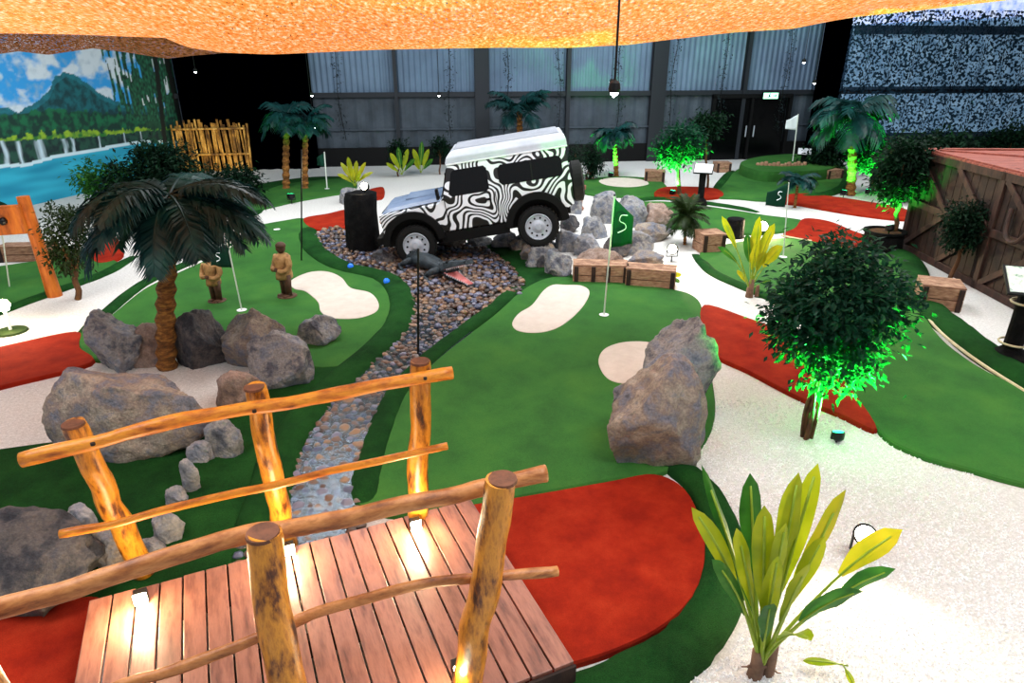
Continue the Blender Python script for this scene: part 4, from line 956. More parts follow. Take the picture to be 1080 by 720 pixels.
def beam(a, b, w, th, nm='brace', matn='crate_frame'):
    a, b = Vector(a), Vector(b); d = b-a; l = d.length; q = d.to_track_quat('X', 'Z').to_matrix().to_4x4(); q.translation = (a+b)/2
    return ob(nm, *xf(box(0, 0, 0, l, th, w), q), matn, cr, bevel=.006)
for y in (0, -CL/2, -CL): beam((-.01, y-(.06 if y == 0 else (-.06 if y == -CL else 0)), 0), (-.01, y-(.06 if y == 0 else (-.06 if y == -CL else 0)), CH), .05, .12, 'frame_post')
for z in (.07, CH-.07, CH*.5): beam((-.015, 0, z), (-.015, -CL, z), .13, .04, 'frame_rail')
for a, b in ((-.1, -1.25), (-1.35, -2.5), (-2.7, -3.85), (-3.9, -5.1)):
    beam((-.02, a, .12), (-.02, b, CH*.5-.05), .1, .035); beam((-.02, b, CH*.5+.05), (-.02, a, CH-.12), .1, .035)
for z in (.07, CH-.07): beam((0, -CL-.01, z), (CWd, -CL-.01, z), .13, .04, 'frame_rail')
gs = [box(CWd/2, -(i+.5)*CL/14, CH+.01, CWd+.06, CL/14-.012, .03) for i in range(14)]
ob('lid', *join(*gs), 'crate_top', cr, label='reddish planked lid')
for a, b in (((0, -.05), (CWd, -.05)), ((0, -CL+.05), (CWd, -CL+.05)), ((.05, 0), (.05, -CL)), ((CWd-.05, 0), (CWd-.05, -CL)), ((.1, -CL/2), (CWd-.1, -CL/2)), ((.1, -.1), (CWd-.1, -CL/2)), ((.1, -CL/2), (CWd-.1, -CL+.1))):
    beam((a[0], a[1], CH+.04), (b[0], b[1], CH+.04), .035, .1, 'lid_batten', 'crate_top')
for z, y in ((1.45, -3.1), (1.45, -3.5)): ob('carry_rope', *tube(spline([(-.04, -3.0, 1.45), (-.1, -3.1, 1.1), (-.12, -3.3, .98), (-.1, -3.5, 1.1), (-.04, -3.6, 1.45)], 5), .035, 8), 'crate_frame', cr) if y == -3.1 else None
def crate(px, py, wpx, h, d, label, rz=0, z0=0, nslat=3, legs=True):
    p = G(px, py, z0); w = wpx*scale_at(p); t = thing('wooden_crate', label, 'crate', p, rz)
    c = d/2
    for s in (0, d): ob('side_panel', *join(*[box(0, s, (k+.5)*h/2, w, .025, h/2-.015) for k in range(2)]), 'crate', t)
    for s in (-1, 1): ob('end_panel', *join(*[box(s*w/2, c, (k+.5)*h/2, .025, d, h/2-.015) for k in range(2)]), 'crate', t)
    ob('lid', *join(*[box(0, (k+.5)*d/nslat, h+.012, w+.03, d/nslat-.012, .025) for k in range(nslat)]), 'crate', t)
    for s in (-1, -.3, .3, 1) if w > .9 else (-1, 1): ob('batten', *box(s*(w/2-.04), -.022, h/2, .07, .025, h), 'crate_dark', t)
    return t
crate(633, 300, 56, .32, .4, 'left low wooden crate below the boulder pile', R(-4))
crate(685, 305, 50, .32, .4, 'right low wooden crate below the boulder pile', R(-14))
crate(752, 268, 24, .38, .5, 'orange lit crate left of the tall yellow-green plant', R(8))
crate(690, 193, 20, .34, .5, 'far wooden crate at right of the oval white bunker', R(-10))
crate(990, 327, 38, .36, .55, 'wooden crate box on gravel beside the right turf bank', R(-22))
crate(763, 182, 15, .3, .5, 'far wooden crate left of the raised mound')
crate(880, 190, 20, .3, .6, 'low crate at the right side of the raised mound', R(20))
crate(25, 276, 46, .28, .35, 'long low timber box behind the leaning orange post', R(5))
rw = thing('log_retainer', 'short wooden log wall holding up the raised grass mound', 'wall', G(825, 187))
s_ = scale_at(G(825, 187))
for k in range(14): ob('log', *mv(lathe([(.06, 0), (.065, .02), (.065, .4+.03*(k % 3)), (.05, .43+.03*(k % 3))], 8), (k-6.5)*s_*3.8, .25*abs(k-6.5)/6.5, 0), 'crate', rw)
stp = thing('tree_stump', 'dark round stump behind the orange lit crate', 'stump', G(774, 250))
ob('trunk', *lathe([(.22, 0), (.2, .1), (.19, .4), (.17, .42), (.001, .42)], 14), 'pot_dark', stp)

# left timber frame
tf = thing('timber_frame', 'leaning orange timber post with a bolted crossbeam at the left edge', 'frame', G(58, 312)); b0 = G(58, 312)
ptop = P(24, 207, b0.y)-b0; rr_ = 6.5*scale_at(P(40, 260, b0.y))
ob('post', *tube([(0, 0, -.02), (ptop.x*.35, 0, ptop.z*.33), (ptop.x*.7, 0, ptop.z*.68), ptop], [rr_*1.15, rr_, rr_*.95, rr_*.9], 14), 'orange_wood', tf, smooth=False)
bm0, bm1 = P(-70, 236, b0.y)-b0, P(31, 229, b0.y)-b0; hh = 30*scale_at(P(10, 230, b0.y))
q = (bm1-bm0); l = q.length; mm = q.to_track_quat('X', 'Z').to_matrix().to_4x4(); mm.translation = (bm0+bm1)/2+Vector((0, -.12, 0))
ob('crossbeam', *xf(box(0, 0, 0, l, .14, hh), mm), 'orange_wood', tf, bevel=.03)
bq = P(13, 230, b0.y)-b0; ob('bolt', *[*mv(xf(lathe([(.06, 0), (.06, .05), (.03, .07)], 12), Matrix.Rotation(R(90), 4, 'X')), bq.x, -.19, bq.z)], 'black_metal', tf)
pf = P(-75, 330, b0.y)-b0; ob('post', *tube([(pf.x, 0, -.02), (pf.x+.1, 0, ptop.z)], rr_, 14), 'orange_wood', tf)
# bamboo screen
bs0 = G(190, 182); bs1 = G(266, 180); n = 26; bsz = P(225, 128, bs0.y).z
bs = thing('bamboo_screen', 'golden lit bamboo screen standing before the black curtain', 'fence', bs0); rng = random.Random(4); dv = (bs1-bs0)
for k in range(n):
    x = dv*(k/(n-1)); hgt = bsz*rng.uniform(.9, 1.04); ob('cane', *tube([x+Vector((0, rng.uniform(-.05, .2), 0)), x+Vector((rng.uniform(-.05, .05), 0, hgt))], rng.uniform(.03, .05), 7), 'bamboo', bs)
for z in (bsz*.35, bsz*.85): ob('cross_cane', *tube([Vector((0, -.07, z)), dv+Vector((0, -.07, z))], .035, 8), 'bamboo', bs)
pp = G(225, 188)+Vector((0, -.3, 0)); flood(pp, pp+Vector((0, 1, 1.2)), 'warm flood lamp at the foot of the bamboo screen', (1, .7, .3), 'lampwarm', 60, .08, .12, angle=140)

# left path lamp
pp = G(12, 350); t = thing('path_lamp', 'glaring warm lamp on a short stake at left gravel path', 'lamp', pp); zz = P(12, 322, pp.y).z
ob('base_plate', *lathe([(.22, 0), (.2, .03), (.05, .04), (.001, .04)], 14), 'leaf_olive', t); ob('stake', *tube([(0, 0, 0), (0, 0, zz-.06)], .02, 8), 'pole', t)
ob('globe', *mv(lathe([(.001, -.09), (.06, -.07), (.09, 0), (.06, .07), (.001, .09)], 16), 0, 0, zz), 'lampwarm', t, smooth=True)
lamp_light(pp+Vector((0, -.15, zz+.05)), 45, WARM, size=.1)

# ------------------------------------------------------------------ flags, rods, signs
def flag(bpx, bpy_, tpx, tpy, fw, fh, label, side=1, matn='flag', mark=True, z0=.05, polem='pole', seedk=0, hang=.1, r=.011):
    b = G(bpx, bpy_, z0); tp = P(tpx, tpy, b.y)-b; t = thing('golf_flag', label, 'flag', b)
    ob('pole', *tube([(0, 0, 0), tp*.5, tp], [r, r, r*.9], 8), polem, t)
    V, F = [], []; n, m = 10, 8
    for i in range(n+1):
        for j in range(m+1):
            u, v = i/n, j/m; hgt = fh*(1-u*.45); x = u*fw*side; z = tp.z-.02-(v*hgt)-u*fh*.38; V.append(Vector((tp.x+x, .05*math.sin(u*7+v*2)*u, z)))
    for i in range(n):
        for j in range(m): a = i*(m+1)+j; F.append((a, a+m+1, a+m+2, a+1))
    fo = ob('cloth', V, F, matn, t, smooth=True); s = fo.modifiers.new('t', 'SOLIDIFY'); s.thickness = .006; s.offset = 0
    if mark:
        cx = tp.x+fw*.45*side; cz = tp.z-.02-fh*.5; pts = [(cx+.06, -.07, cz+.13), (cx-.03, -.07, cz+.13), (cx-.05, -.072, cz+.05), (cx+.03, -.074, cz), (cx+.04, -.072, cz-.07), (cx-.07, -.07, cz-.13)]
        k = fh/.75; ob('emblem', *tube(spline([Vector((cx+(p[0]-cx)*k, p[1], cz+(p[2]-cz)*k)) for p in pts], 5), .014, 6, flat=.4), 'flagwhite', fo)
    ob('finial', *mv(lathe([(.001, -.02), (.018, 0), (.001, .02)], 8), tp.x, 0, tp.z+.015), 'black', t)
    return t
flag(637, 332, 648, 207, .30, .72, 'nearest green golf flag standing on the centre green', 1)
flag(255, 327, 240, 256, .32, .36, 'green golf flag on the green behind the left boulders', -1)
flag(826, 271, 832, 192, .36, .45, 'green golf flag on the wide right-hand green', -1)
flag(836, 170, 842, 120, .35, .5, 'small white golf flag on the raised mound', -1, 'flagwhite', False, z0=.36, r=.02)
flag(345, 199, 342, 160, .25, .4, 'distant green golf flag before the dark far left palms', -1, 'flag', False, r=.02)
flag(10, 302, -3, 210, .3, .4, 'green golf flag cut off by the left picture edge', 1)
def rod(px, py, top, label):
    b = G(px, py); tz = P(px, top, b.y)-b; t = thing('marker_rod', label, 'rod', b); ob('rod', *tube([(0, 0, 0), tz], .014, 8), 'black_metal', t); ob('foot', *lathe([(.05, 0), (.05, .015), (.015, .02)], 12), 'black_metal', t)
rod(441, 376, 262, 'slim black rod standing in the stream below the crocodile'); rod(318, 277, 158, 'slim black rod at the far edge of the left green')
M['signface'] = mottled('sign_map', ['#1e7a58', '#c8dccc', '#d8e2dc', '#3e9078'], 12, .4, 0)
def sign(px, py, top, wpx, label, facemat='signface', rz=0, rope=False):
    b = G(px, py); z = P(px, top, b.y).z; w = wpx*scale_at(P(px, top, b.y)); t = thing('sign_stand', label, 'sign', b, rz); pr = w*.2
    ob('post', *lathe([(pr, -.01), (pr*.95, z*.5), (pr, z-.06)], 14), 'pot_dark', t); ob('base', *lathe([(pr*2.2, -.01), (pr*2, .1), (pr*1.2, .18), (pr, .2)], 14), 'pot_dark', t)
    m_ = Matrix.Translation((0, 0, z)) @ Matrix.Rotation(R(32), 4, 'X')
    ob('board', *xf(box(0, 0, 0, w*1.1, w*.85, .03), m_), 'black', t); ob('panel', *xf(box(0, 0, .02, w, w*.75, .012), m_), facemat, t)
    if rope:
        for zz in (.25, .75): ob('rope', *mv(tube([Vector((math.cos(a)*pr*1.5, math.sin(a)*pr*1.5, 0)) for a in [k*math.pi/8 for k in range(17)]], .014, 6), 0, 0, z*zz), 'edging', t)
sign(1063, 381, 297, 48, 'black sign stand with coloured hole map at the right edge', rz=R(-18), rope=True)
sign(738, 216, 178, 18, 'tall black sign stand with white panel beside round far tree', 'white', rz=R(-20)); sign(845, 182, 160, 13, 'small black sign stand on the raised mound', 'white', rz=R(-20))

# blue golf balls
for (x, y, lb) in ((370, 284, 'blue ball at the stream edge nearest the black stump'), (408, 300, 'blue ball at the stream edge beside the curved bunker')):
    p = G(x, y, .06); o = ob('ball', *([v*.055 for v in ICO2[0]], ICO2[1]), 'blue', smooth=True); o.location = p+Vector((0, 0, .06)); tag(o, lb, 'ball')

# ------------------------------------------------------------------ hanging lamps and garlands
def pendant(px, py, Y, label, r=.07, top=None):
    p = P(px, py, Y); t = thing('pendant_lamp', label, 'lamp', p)
    ob('shade', *lathe([(r*1.1, -.02), (r*1.3, 0), (r*1.1, r*1.2), (r*.4, r*1.8), (.01, r*2)], 16), 'black', t)
    ob('lens', *lathe([(.001, -.05), (r*.8, -.03), (r, -.0), (r*.95, .01)], 16), 'lampwhite', t, smooth=True); ob('cable', *tube([(0, 0, r*2), (0, 0, ZC-.02-p.z)], .008, 6), 'black', t)
pendant(648, 94, 4.5, 'largest hanging spot lamp right of the zebra car', .03)
for px, py, lb in ((463, 100, 'tiny hanging spot lamp against wall left of car roof'), (206, 75, 'tiny hanging spot lamp at the mural end'), (329, 100, 'tiny hanging spot lamp at the black curtain edge'), (331, 134, 'lowest tiny hanging spot lamp above dark palms'), (859, 87, 'tiny hanging spot lamp before the narrow black curtain'), (848, 65, 'tiny hanging spot lamp right of the exit sign'), (645, 86, 'tiny hanging spot lamp just behind the largest one')):
    pendant(px, py, 20, lb, .045)
M['garland'] = leafmat('garland_leaf', ['#0c1418', '#1a2a2c'], 5, .6, .1)
for k, px in enumerate((360, 474, 532, 592, 652, 706, 764, 826)):
    p = BW(px, 100, .9)[2]; t = thing('garland', 'thin dark leaf garland hanging down the far grey wall, ' + ['nearest the black curtain', 'above the zebra car bonnet', 'left above the zebra car roof', 'right above the zebra car roof', 'behind the largest hanging lamp', 'right beside the thick wall column', 'above the thin sapling', 'right of the exit sign'][k], 'garland', (p.x, p.y, 0))
    rng = random.Random(k); hgt = 5.6; V, F = leaf_cloud([((.05*math.sin(z*2+k)+.06*z*(k % 3-1)*.5, 0, z), (.03, .03, .12)) for z in [1.2+.2*i for i in range(22)]], 260, .09, k)
    ob('leaves', V, F, 'garland', t); ob('cord', *tube([(.05*math.sin(z*2+k)+.06*z*(k % 3-1)*.5, 0, z) for z in [1.0+.3*i for i in range(16)]]+[(.3*(k % 3-1)*.5, 0, ZC)], .012, 5), 'black', t)

# ------------------------------------------------------------------ carved figures
def figure(px, py, top, label, rz):
    b = G(px, py, .05); hgt = (P(px, top, b.y)-b).z; k = hgt/.95; t = thing('carved_figure', label, 'statue', b, rz)
    s = lambda g: ([v*k for v in g[0]], g[1])
    ob('trousers', *s(join(tube([(-.055, 0, .03), (-.06, 0, .2), (-.05, 0, .4)], [.055, .06, .08], 12), tube([(.055, 0, .03), (.06, 0, .2), (.05, 0, .4)], [.055, .06, .08], 12))), 'statue_dark', t, smooth=True)
    ob('shoe', *s(box(-.06, -.04, .025, .09, .18, .05)), 'statue_dark', t, bevel=.015); ob('shoe', *s(box(.06, -.04, .025, .09, .18, .05)), 'statue_dark', t, bevel=.015)
    ob('coat', *s(tube([(0, 0, .33), (0, 0, .4), (0, 0, .5), (0, 0, .62), (0, 0, .70), (0, 0, .745), (0, 0, .775)], [.155, .155, .135, .15, .155, .12, .06], 18, flat=.78)), 'statue', t, smooth=True)
    ob('sleeve', *s(tube(spline([(-.15, 0, .71), (-.19, -.02, .58), (-.15, -.1, .49), (-.04, -.15, .52)], 4), [.052]*5+[.046]*5+[.038]*3, 10)), 'statue', t, smooth=True)
    ob('sleeve', *s(tube(spline([(.15, 0, .71), (.19, -.02, .58), (.15, -.1, .49), (.05, -.15, .50)], 4), [.052]*5+[.046]*5+[.038]*3, 10)), 'statue', t, smooth=True)
    ob('hand', *s(join(*[tube([(x, -.15, .505), (x+.012, -.175, .50), (x+.02, -.18, .485)], [.011, .010, .008], 6) for x in (-.04, -.02, .0, .02, .04)], mv(([v*.035 for v in ICO2[0]], ICO2[1]), 0, -.155, .51))), 'statue_dark', t, smooth=True)
    hd = []
    for v in ICO4[0]:
        q = Vector((v.x*.072, v.y*.082, v.z*.098)); f = -v.y
        if f > .7 and abs(v.x) < .16 and -.25 < v.z < .15: q.y -= .022*(1-abs(v.x)/.16)
        if f > .6 and .15 < abs(v.x) < .5 and .05 < v.z < .3: q.y += .012
        if f > .7 and abs(v.x) < .3 and -.52 < v.z < -.42: q.y += .008
        hd.append(q+Vector((0, 0, .865)))
    ob('head', *s((hd, ICO4[1])), 'statue_dark', t, smooth=True)
    ob('hat', *s(mv(lathe([(.085, 0), (.09, .02), (.075, .05), (.045, .075), (.001, .085)], 16), 0, .005, .885)), 'statue_dark', t, smooth=True)
    ob('base', *s(lathe([(.17, -.005), (.17, .01), (.15, .02)], 16)), 'statue_dark', t)
figure(303, 312, 256, 'carved wooden figure standing beside the curved bunker', R(-35)); figure(229, 317, 266, 'carved wooden figure half hidden behind the big palm fronds', R(-15))

# ------------------------------------------------------------------ crocodile
h0 = G(497, 306); c0 = G(436, 281); dr_ = (h0-c0); dr_.z = 0; ln = dr_.length
ck = thing('crocodile', 'grey model crocodile with open pink jaws lying on the pebbles', 'crocodile', c0+Vector((0, 0, .05)), math.atan2(dr_.y, dr_.x))
sc = ln/1.75
def S(g): return [v*sc for v in g[0]], g[1]
body = tube(spline([(-.75, .35, .05), (-.5, .2, .07), (-.2, .03, .1), (.1, 0, .13), (.45, 0, .15), (.8, 0, .15), (1.05, 0, .15), (1.2, 0, .16)], 5), [.012+.035*i/7 for i in range(8)]+[.055+.12*min(1, i/10) for i in range(14)]+[.17-.01*i for i in range(7)]+[.11]*7, 16, flat=.72)
V, F = body
V = [Vector((v.x, v.y, v.z+.02*max(0, v.z-.12)*abs(math.sin(v.x*22))*6)) for v in V]
ob('body', *S((V, F)), 'croc', ck, smooth=True)
sc_ = []
for i in range(26):
    x = -.35+i*.055
    for y in (-.07, 0, .07) if x > 0 else (0,):
        r_ = .03; z = .13+(.11 if x > .1 else .05+max(0, x+.35)*.14)-abs(y)*.3; sc_.append(([Vector(v) for v in [(x-r_, y-.015, z-.03), (x+r_, y-.015, z-.03), (x+r_, y+.015, z-.03), (x-r_, y+.015, z-.03), (x-.01, y, z+.035)]], [(0, 1, 4), (1, 2, 4), (2, 3, 4), (3, 0, 4)]))
ob('back_ridge', *S(join(*sc_)), 'croc', ck)
for (x, s) in ((.95, -1), (.95, 1), (.15, -1), (.15, 1)):
    leg = tube(spline([(x, s*.1, .12), (x+.03, s*.26, .13), (x-.06, s*.32, .04), (x+.06, s*.36, .01)], 3), [.07, .065, .06, .055, .05, .045, .04, .035, .035, .03], 10)
    toes = [tube([(x+.05, s*.35, .01), (x+.14, s*(.35+d), .0)], [.018, .008], 6) for d in (-.07, -.025, .025, .07)]
    ob('leg', *S(join(leg, *toes)), 'croc', ck, smooth=True)
hx = 1.15
up = Matrix.Translation((hx, 0, .19)) @ Matrix.Rotation(R(-20), 4, 'Y'); lowm = Matrix.Translation((hx, 0, .12)) @ Matrix.Rotation(R(7), 4, 'Y')
def jaw(th, w0=.14, w1=.06, L_=.62):
    V = []; n = 10
    for i in range(n+1):
        s = i/n; w = w0+(w1-w0)*min(1, s*1.25)+(.015 if s > .85 else 0); t_ = th*(1-.55*s)
        V += [Vector((s*L_, -w, 0)), Vector((s*L_, -w*.75, t_)), Vector((s*L_, w*.75, t_)), Vector((s*L_, w, 0))]
    F = []
    for i in range(n):
        for a in range(4): j = i*4; F.append((j+a, j+(a+1) % 4, j+4+(a+1) % 4, j+4+a))
    F += [(0, 1, 2, 3), (n*4+3, n*4+2, n*4+1, n*4)]; return V, F
uj = ob('upper_jaw', *S(xf(jaw(.12), up)), 'croc', ck, smooth=False, bevel=.01); ljg = jaw(.07); ljg = ([Vector((v.x, v.y, -v.z)) for v in ljg[0]], [f[::-1] for f in ljg[1]])
lj = ob('lower_jaw', *S(xf(ljg, lowm)), 'croc', ck)
def pal(m_, dz): return xf(([Vector((x, y, dz)) for x, y in ((0, -.12), (.35, -.075), (.6, -.05), (.6, .05), (.35, .075), (0, .12))]+[Vector((x, y, dz*.3)) for x, y in ((0, -.12), (.35, -.075), (.6, -.05), (.6, .05), (.35, .075), (0, .12))], [(0, 1, 2, 3, 4, 5), (11, 10, 9, 8, 7, 6)]+[(i, (i+1) % 6, (i+1) % 6+6, i+6) for i in range(6)]), m_)
ob('palate', *S(pal(up, -.012)), 'mouth', uj, label='pink mouth lining'); ob('tongue', *S(pal(lowm, .014)), 'mouth', lj, label='pink mouth lining')
def teeth(m_, sg):
    g = []
    for i in range(11):
        for s in (-1, 1):
            x = .1+i*.048; w = .14-.08*min(1, x/.62*1.25); g.append(xf(([Vector(v) for v in [(x-.012, s*w-.008, 0), (x+.012, s*w-.008, 0), (x, s*w+.01, 0), (x, s*w, sg*.04)]], [(0, 1, 3), (1, 2, 3), (2, 0, 3)]), m_))
    return S(join(*g))
ob('teeth', *teeth(up, -1), 'white', uj); ob('teeth', *teeth(lowm, 1), 'white', lj)
for s in (-1, 1): ob('eye', *S(mv(([v*.035 for v in ICO2[0]], ICO2[1]), hx+.06, s*.075, .32)), 'black', uj, smooth=True)

# ------------------------------------------------------------------ zebra off-roader
# local: +x towards the nose, +y towards the far side after the turn, z up, rear axle x=0, wheel bottoms z=0
YJ = 12.15
fw_, rw_ = P(439, 259, YJ), P(568, 239, YJ)
WBs = 2.36; vec = fw_-rw_; k = vec.length/WBs; pit = math.atan2(-(fw_.z-rw_.z), abs(vec.x))
RW = .385; HW = .80
jm = Matrix.Rotation(math.pi, 4, 'Z') @ Matrix.Rotation(pit, 4, 'Y') @ Matrix.Scale(k, 4)
car = thing('off_road_car', 'zebra-striped boxy off-road car with white roof on the rocks', 'car')
near = jm.to_3x3() @ Vector((0, HW-.02, RW))
car.matrix_world = Matrix.Translation(rw_-near) @ jm
def arc(cx, cz, r, a0, a1, n=10, sq=1): return [(cx+r*math.cos(R(a0+(a1-a0)*i/n)), cz+r*sq*math.sin(R(a0+(a1-a0)*i/n))) for i in range(n+1)]
prof = [(-.72, .72), (-.5, .62)] + arc(0, .47, .52, 172, 8, 12) + [(.58, .56), (1.80, .56)] + arc(2.36, .47, .52, 172, 8, 12) + [(2.90, .58), (2.93, 1.04), (1.78, 1.10), (1.70, 1.18), (-.72, 1.18)]
def extr(prof, y0, y1):
    n = len(prof); V = [Vector((x, y0, z)) for x, z in prof]+[Vector((x, y1, z)) for x, z in prof]
    tri = geometry.tessellate_polygon([[Vector((x, z, 0)) for x, z in prof]]); F = []
    for t in tri: F.append(tuple(t)); F.append(tuple(i+n for i in t)[::-1])
    for i in range(n): F.append((i, (i+1) % n, (i+1) % n+n, i+n))
    return V, F
import bmesh
def fixn(o):
    bm = bmesh.new(); bm.from_mesh(o.data); bmesh.ops.recalc_face_normals(bm, faces=bm.faces); bm.to_mesh(o.data); bm.free(); return o
fixn(ob('body', *extr(prof, -HW, HW), 'zebra', car, label='black and white zebra-striped body'))
ob('underbody', *box(1.05, 0, .62, 3.4, 1.1, .24), 'black', car)
for q_ in (2.36, 0): ob('inner_arch', *box(q_, 0, .68, 1.12, 1.15, .6), 'black', car)
for s in (-1, 1): ob('sill', *box(1.18, s*(HW-.03), .47, 1.28, .06, .22), 'black', car)
# bonnet
V = []; prb = [(-.62, 0), (-.58, .06), (-.4, .095), (0, .11), (.4, .095), (.58, .06), (.62, 0)]
for x, zf in ((1.74, 1.12), (2.3, 1.095), (2.80, 1.055), (2.92, 1.01)):
    for y, z in prb: V.append(Vector((x, y, zf+z*(1 if x < 2.9 else .4))))
F = [(i*7+a, i*7+a+1, i*7+a+8, i*7+a+7) for i in range(3) for a in range(6)]+[tuple(range(6, -1, -1)), tuple(21+a for a in range(7))]
fixn(ob('bonnet', V, F, 'bonnet', car, label='glossy blue-grey bonnet'))
ob('spare_pad', *box(2.2, 0, 1.205, .5, .7, .02), 'bonnet', car)
# cabin with raked screen
cab = [(-.71, -HW+.01, 1.18), (1.68, -HW+.01, 1.18), (1.50, -HW+.10, 1.76), (-.68, -HW+.10, 1.76)]
V = [Vector(v) for v in cab]+[Vector((v[0], -v[1], v[2])) for v in cab]
fixn(ob('cabin', V, [(0, 1, 2, 3), (7, 6, 5, 4), (1, 5, 6, 2), (0, 3, 7, 4), (3, 2, 6, 7), (0, 4, 5, 1)], 'zebra', car, label='striped cabin sides'))
def win(pts, nm, s=1, off=.012, mt='glassdark', par=car):
    V = []
    for x, z in pts:
        y = HW-.01-(z-1.18)/.58*.09; V += [Vector((x, s*(y+off), z)), Vector((x, s*(y-.03), z))]
    n = len(pts); F = [tuple(range(0, 2*n, 2)), tuple(range(2*n-1, 0, -2))]+[(2*i, 2*i+1, (2*i+3) % (2*n), (2*i+2) % (2*n)) for i in range(n)]
    return fixn(ob(nm, V, F, mt, par))
def rr4(x0, x1, z0, z1, c=.05, rake=0): return [(x0+c, z0), (x1-c, z0), (x1, z0+c), (x1-rake, z1-c), (x1-c-rake, z1), (x0+c, z1), (x0, z1-c), (x0, z0+c)]
for s in (-1, 1):
    win(rr4(.80, 1.56, 1.20, 1.655, .05, .1), 'door_window', s); win(rr4(-.58, .60, 1.26, 1.62, .06), 'side_window', s)
    win(rr4(-.03, .0, 1.26, 1.62, .001), 'window_divider', s, .02, 'black')
    # door seams and hinges
    ob('door_seam', *join(box(.70, s*(HW+.002), .86, .012, .012, .62), box(1.66, s*(HW+.002), .88, .012, .012, .58)), 'black', car)
    ob('door_handle', *box(.85, s*(HW+.015), 1.05, .12, .03, .04), 'black', car, bevel=.008)
    fl = [(x, z) for x, z in arc(0, .45, .60, 178, 2, 16)]+[(x, z) for x, z in arc(0, .45, .47, 2, 178, 16)]
    for cx in (0, 2.36): fixn(ob('wheel_arch', *extr([(x+cx, z) for x, z in fl], s*(HW-.02), s*(HW+.07)), 'black', car, label='flared black wheel arch'))
    ob('gutter', *box(.40, s*(HW-.085), 1.765, 2.24, .03, .025), 'white', car)
    ob('mirror', *join(box(1.75, s*(HW+.12), 1.30, .05, .14, .2), box(1.74, s*(HW+.03), 1.22, .03, .14, .03)), 'black', car, bevel=.01)
    ob('headlamp', *mv(xf(lathe([(.10, 0), (.105, .02), (.08, .035), (.001, .045)], 16), Matrix.Rotation(R(90), 4, 'Y')), 2.93, s*.56, .86), 'steel', car)
    ob('indicator', *mv(xf(lathe([(.035, 0), (.03, .02), (.001, .03)], 12), Matrix.Rotation(R(90), 4, 'Y')), 2.93, s*.72, .92), 'orange_wood', car)
# windscreen panes, grille, bumper
for s in (-1, 1):
    V = [Vector((1.70, s*.05, 1.24)), Vector((1.70, s*.66, 1.24)), Vector((1.55, s*.61, 1.68)), Vector((1.55, s*.05, 1.68))]; V += [v-Vector((.04, 0, .01)) for v in V]
    fixn(ob('windscreen', V, [(0, 1, 2, 3), (7, 6, 5, 4), (0, 4, 5, 1), (1, 5, 6, 2), (2, 6, 7, 3), (3, 7, 4, 0)], 'glassdark', car))
ob('grille', *join(*[box(2.95, 0, .68+i*.045, .03, .8, .022) for i in range(8)], box(2.935, 0, .84, .02, .84, .4)), 'black', car)
ob('bumper', *box(3.02, 0, .56, .12, 1.5, .15), 'black', car, bevel=.02)
# roof
def ring(x0, x1, hw, z, r): return [Vector((x0, -hw, z)), Vector((x1, -hw, z)), Vector((x1, hw, z)), Vector((x0, hw, z))]
V = ring(-.72, 1.54, .715, 1.77, 0)+ring(-.715, 1.50, .69, 1.88, 0)+ring(-.69, 1.42, .60, 1.965, 0)+ring(-.6, 1.3, .45, 1.985, 0)
F = [(l*4+i, l*4+(i+1) % 4, l*4+4+(i+1) % 4, l*4+4+i) for l in range(3) for i in range(4)]+[(12, 13, 14, 15), (3, 2, 1, 0)]
ro = fixn(ob('roof', V, F, 'roofwhite', car, bevel=.02, label='white ribbed roof'))
for i in range(7): ob('roof_rib', *box(.37, -.45+i*.15, 1.99, 1.95, .05, .035), 'roofwhite', ro)
for s in (-1, 1): win(rr4(-.35, .35, 1.80, 1.86, .02), 'alpine_window', s, -.005, 'glassdark', ro) if False else None
# wheels
def wheel(x, s, nm='wheel'):
    w = thing('tmp', 'x', 'x'); del w['label']; del w['category']; w.name = nm; w.parent = car; w.location = (x, s*(HW-.10), RW); w.rotation_euler = (R(-90)*s, 0, 0)
    ob('tyre', *lathe([(.245, -.10), (.30, -.115), (.36, -.11), (.385, -.08), (.388, 0), (.385, .08), (.36, .11), (.30, .115), (.245, .10)], 36, False), 'rubber', w, smooth=False)
    ob('tread', *join(*[xf(box(.388, 0, 0, .016, .05, .2), Matrix.Rotation(2*math.pi*i/30, 4, 'Z')) for i in range(30)]), 'rubber', w)
    ob('rim', *lathe([(.25, -.09), (.255, .10), (.24, .115), (.215, .085), (.13, .075), (.08, .10), (.055, .13), (.001, .135)], 28), 'steel', w, smooth=False, label='pale steel rim')
    for i in range(10): ob('rim_hole', *xf(mv(lathe([(.02, 0), (.02, .012)], 8), .172, 0, .078), Matrix.Rotation(2*math.pi*i/10, 4, 'Z')), 'black', w)
for x in (0, 2.36):
    for s in (-1, 1): wheel(x, s)
w = thing('wheel', 'x', 'x'); del w['label']; del w['category']; w.parent = car; w.location = (-.86, .1, 1.0); w.rotation_euler = (0, R(-90), 0)
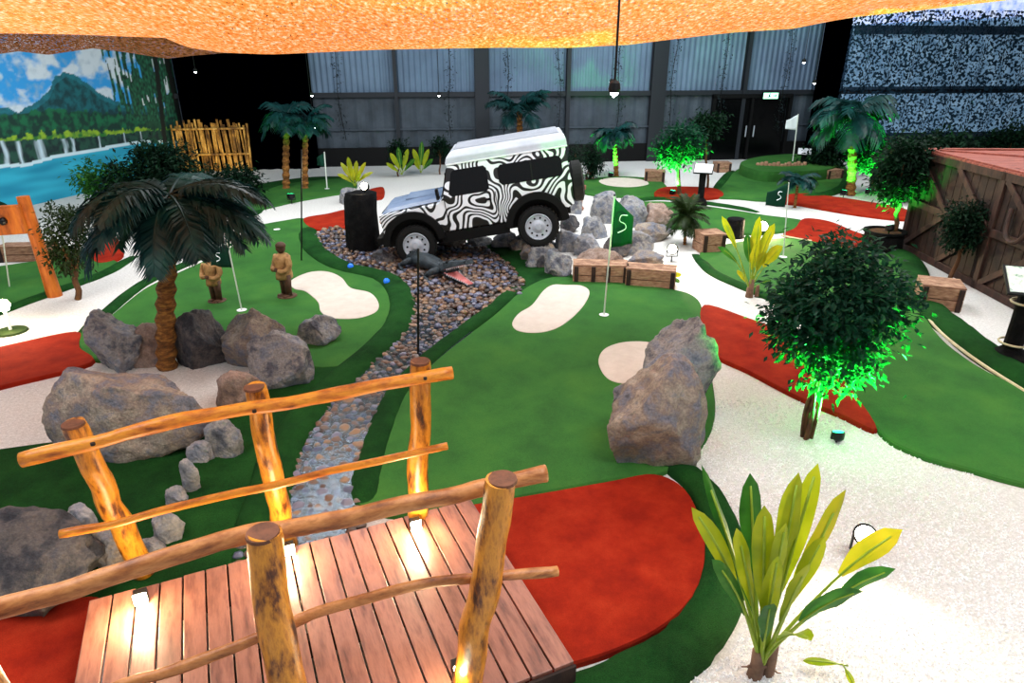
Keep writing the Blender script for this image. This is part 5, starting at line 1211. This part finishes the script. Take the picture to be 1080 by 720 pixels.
ob('tyre', *lathe([(.21, -.10), (.30, -.115), (.385, -.08), (.385, .08), (.30, .115), (.21, .10)], 30, False), 'rubber', w); ob('rim', *lathe([(.22, -.09), (.22, .09), (.1, .06), (.001, .08)], 20), 'steel', w)
for s in (-1, 1): ob('axle_spring', *tube([(-.3, s*.5, .42), (0, s*.5, .36), (.3, s*.5, .42)], .03, 8), 'black', car)
ob('axle', *join(tube([(0, -.68, .385), (0, .68, .385)], .05, 10), tube([(2.36, -.68, .385), (2.36, .68, .385)], .05, 10)), 'black', car)
# rocks carrying the rear wheels
for k_, (xx, s, lb) in enumerate([(0, 1, 'flat rock carrying the near rear wheel of the car'), (0, -1, 'flat rock carrying the far rear wheel of the car')]):
    wp = car.matrix_world @ Vector((xx, s*(HW-.1), 0)); g = boulder_mesh(.7, .6, max(.12, wp.z+.02), 200+k_); o = ob('boulder', *g, 'rock_grey', smooth=True); o.location = (wp.x+.02, wp.y, -.01); tag(o, lb, 'boulder')

# ------------------------------------------------------------------ light
def area(loc, aim, e, sx_, sy_, col=(1, 1, 1)):
    l = bpy.data.lights.new('ceiling_fill', 'AREA'); l.shape = 'RECTANGLE'; l.size = sx_; l.size_y = sy_; l.energy = e; l.color = col
    o = bpy.data.objects.new('ceiling_fill', l); C.objects.link(o); o.location = loc; o.rotation_euler = (Vector(aim)-Vector(loc)).to_track_quat('-Z', 'Y').to_euler(); return o
SKY = (.82, .91, 1)
for x, y, e in ((3.5, 2.2, 420), (-5.5, 2.6, 330), (-6, 7, 500), (1, 6, 340), (8, 7, 480), (-5, 14, 560), (3, 14, 560), (11, 15, 560), (4, 20, 420)):  # unseen area lamps under the ceiling, the front ones added as foreground fill
    area((x, y, ZC-.15), (x, y, 0), e, 4, 2.4, (.95, .97, 1))
area((4, 22.5, ZC-.2), (4, 27, 3), 300, 18, 1.5, (.55, .78, 1))
area((-9, 13, ZC-.2), (-13, 17, 2), 170, 3, 3, (.9, .97, 1))
w = bpy.data.worlds.new('World'); bpy.context.scene.world = w; w.use_nodes = True
w.node_tree.nodes['Background'].inputs[0].default_value = (.75, .85, 1, 1); w.node_tree.nodes['Background'].inputs[1].default_value = .55
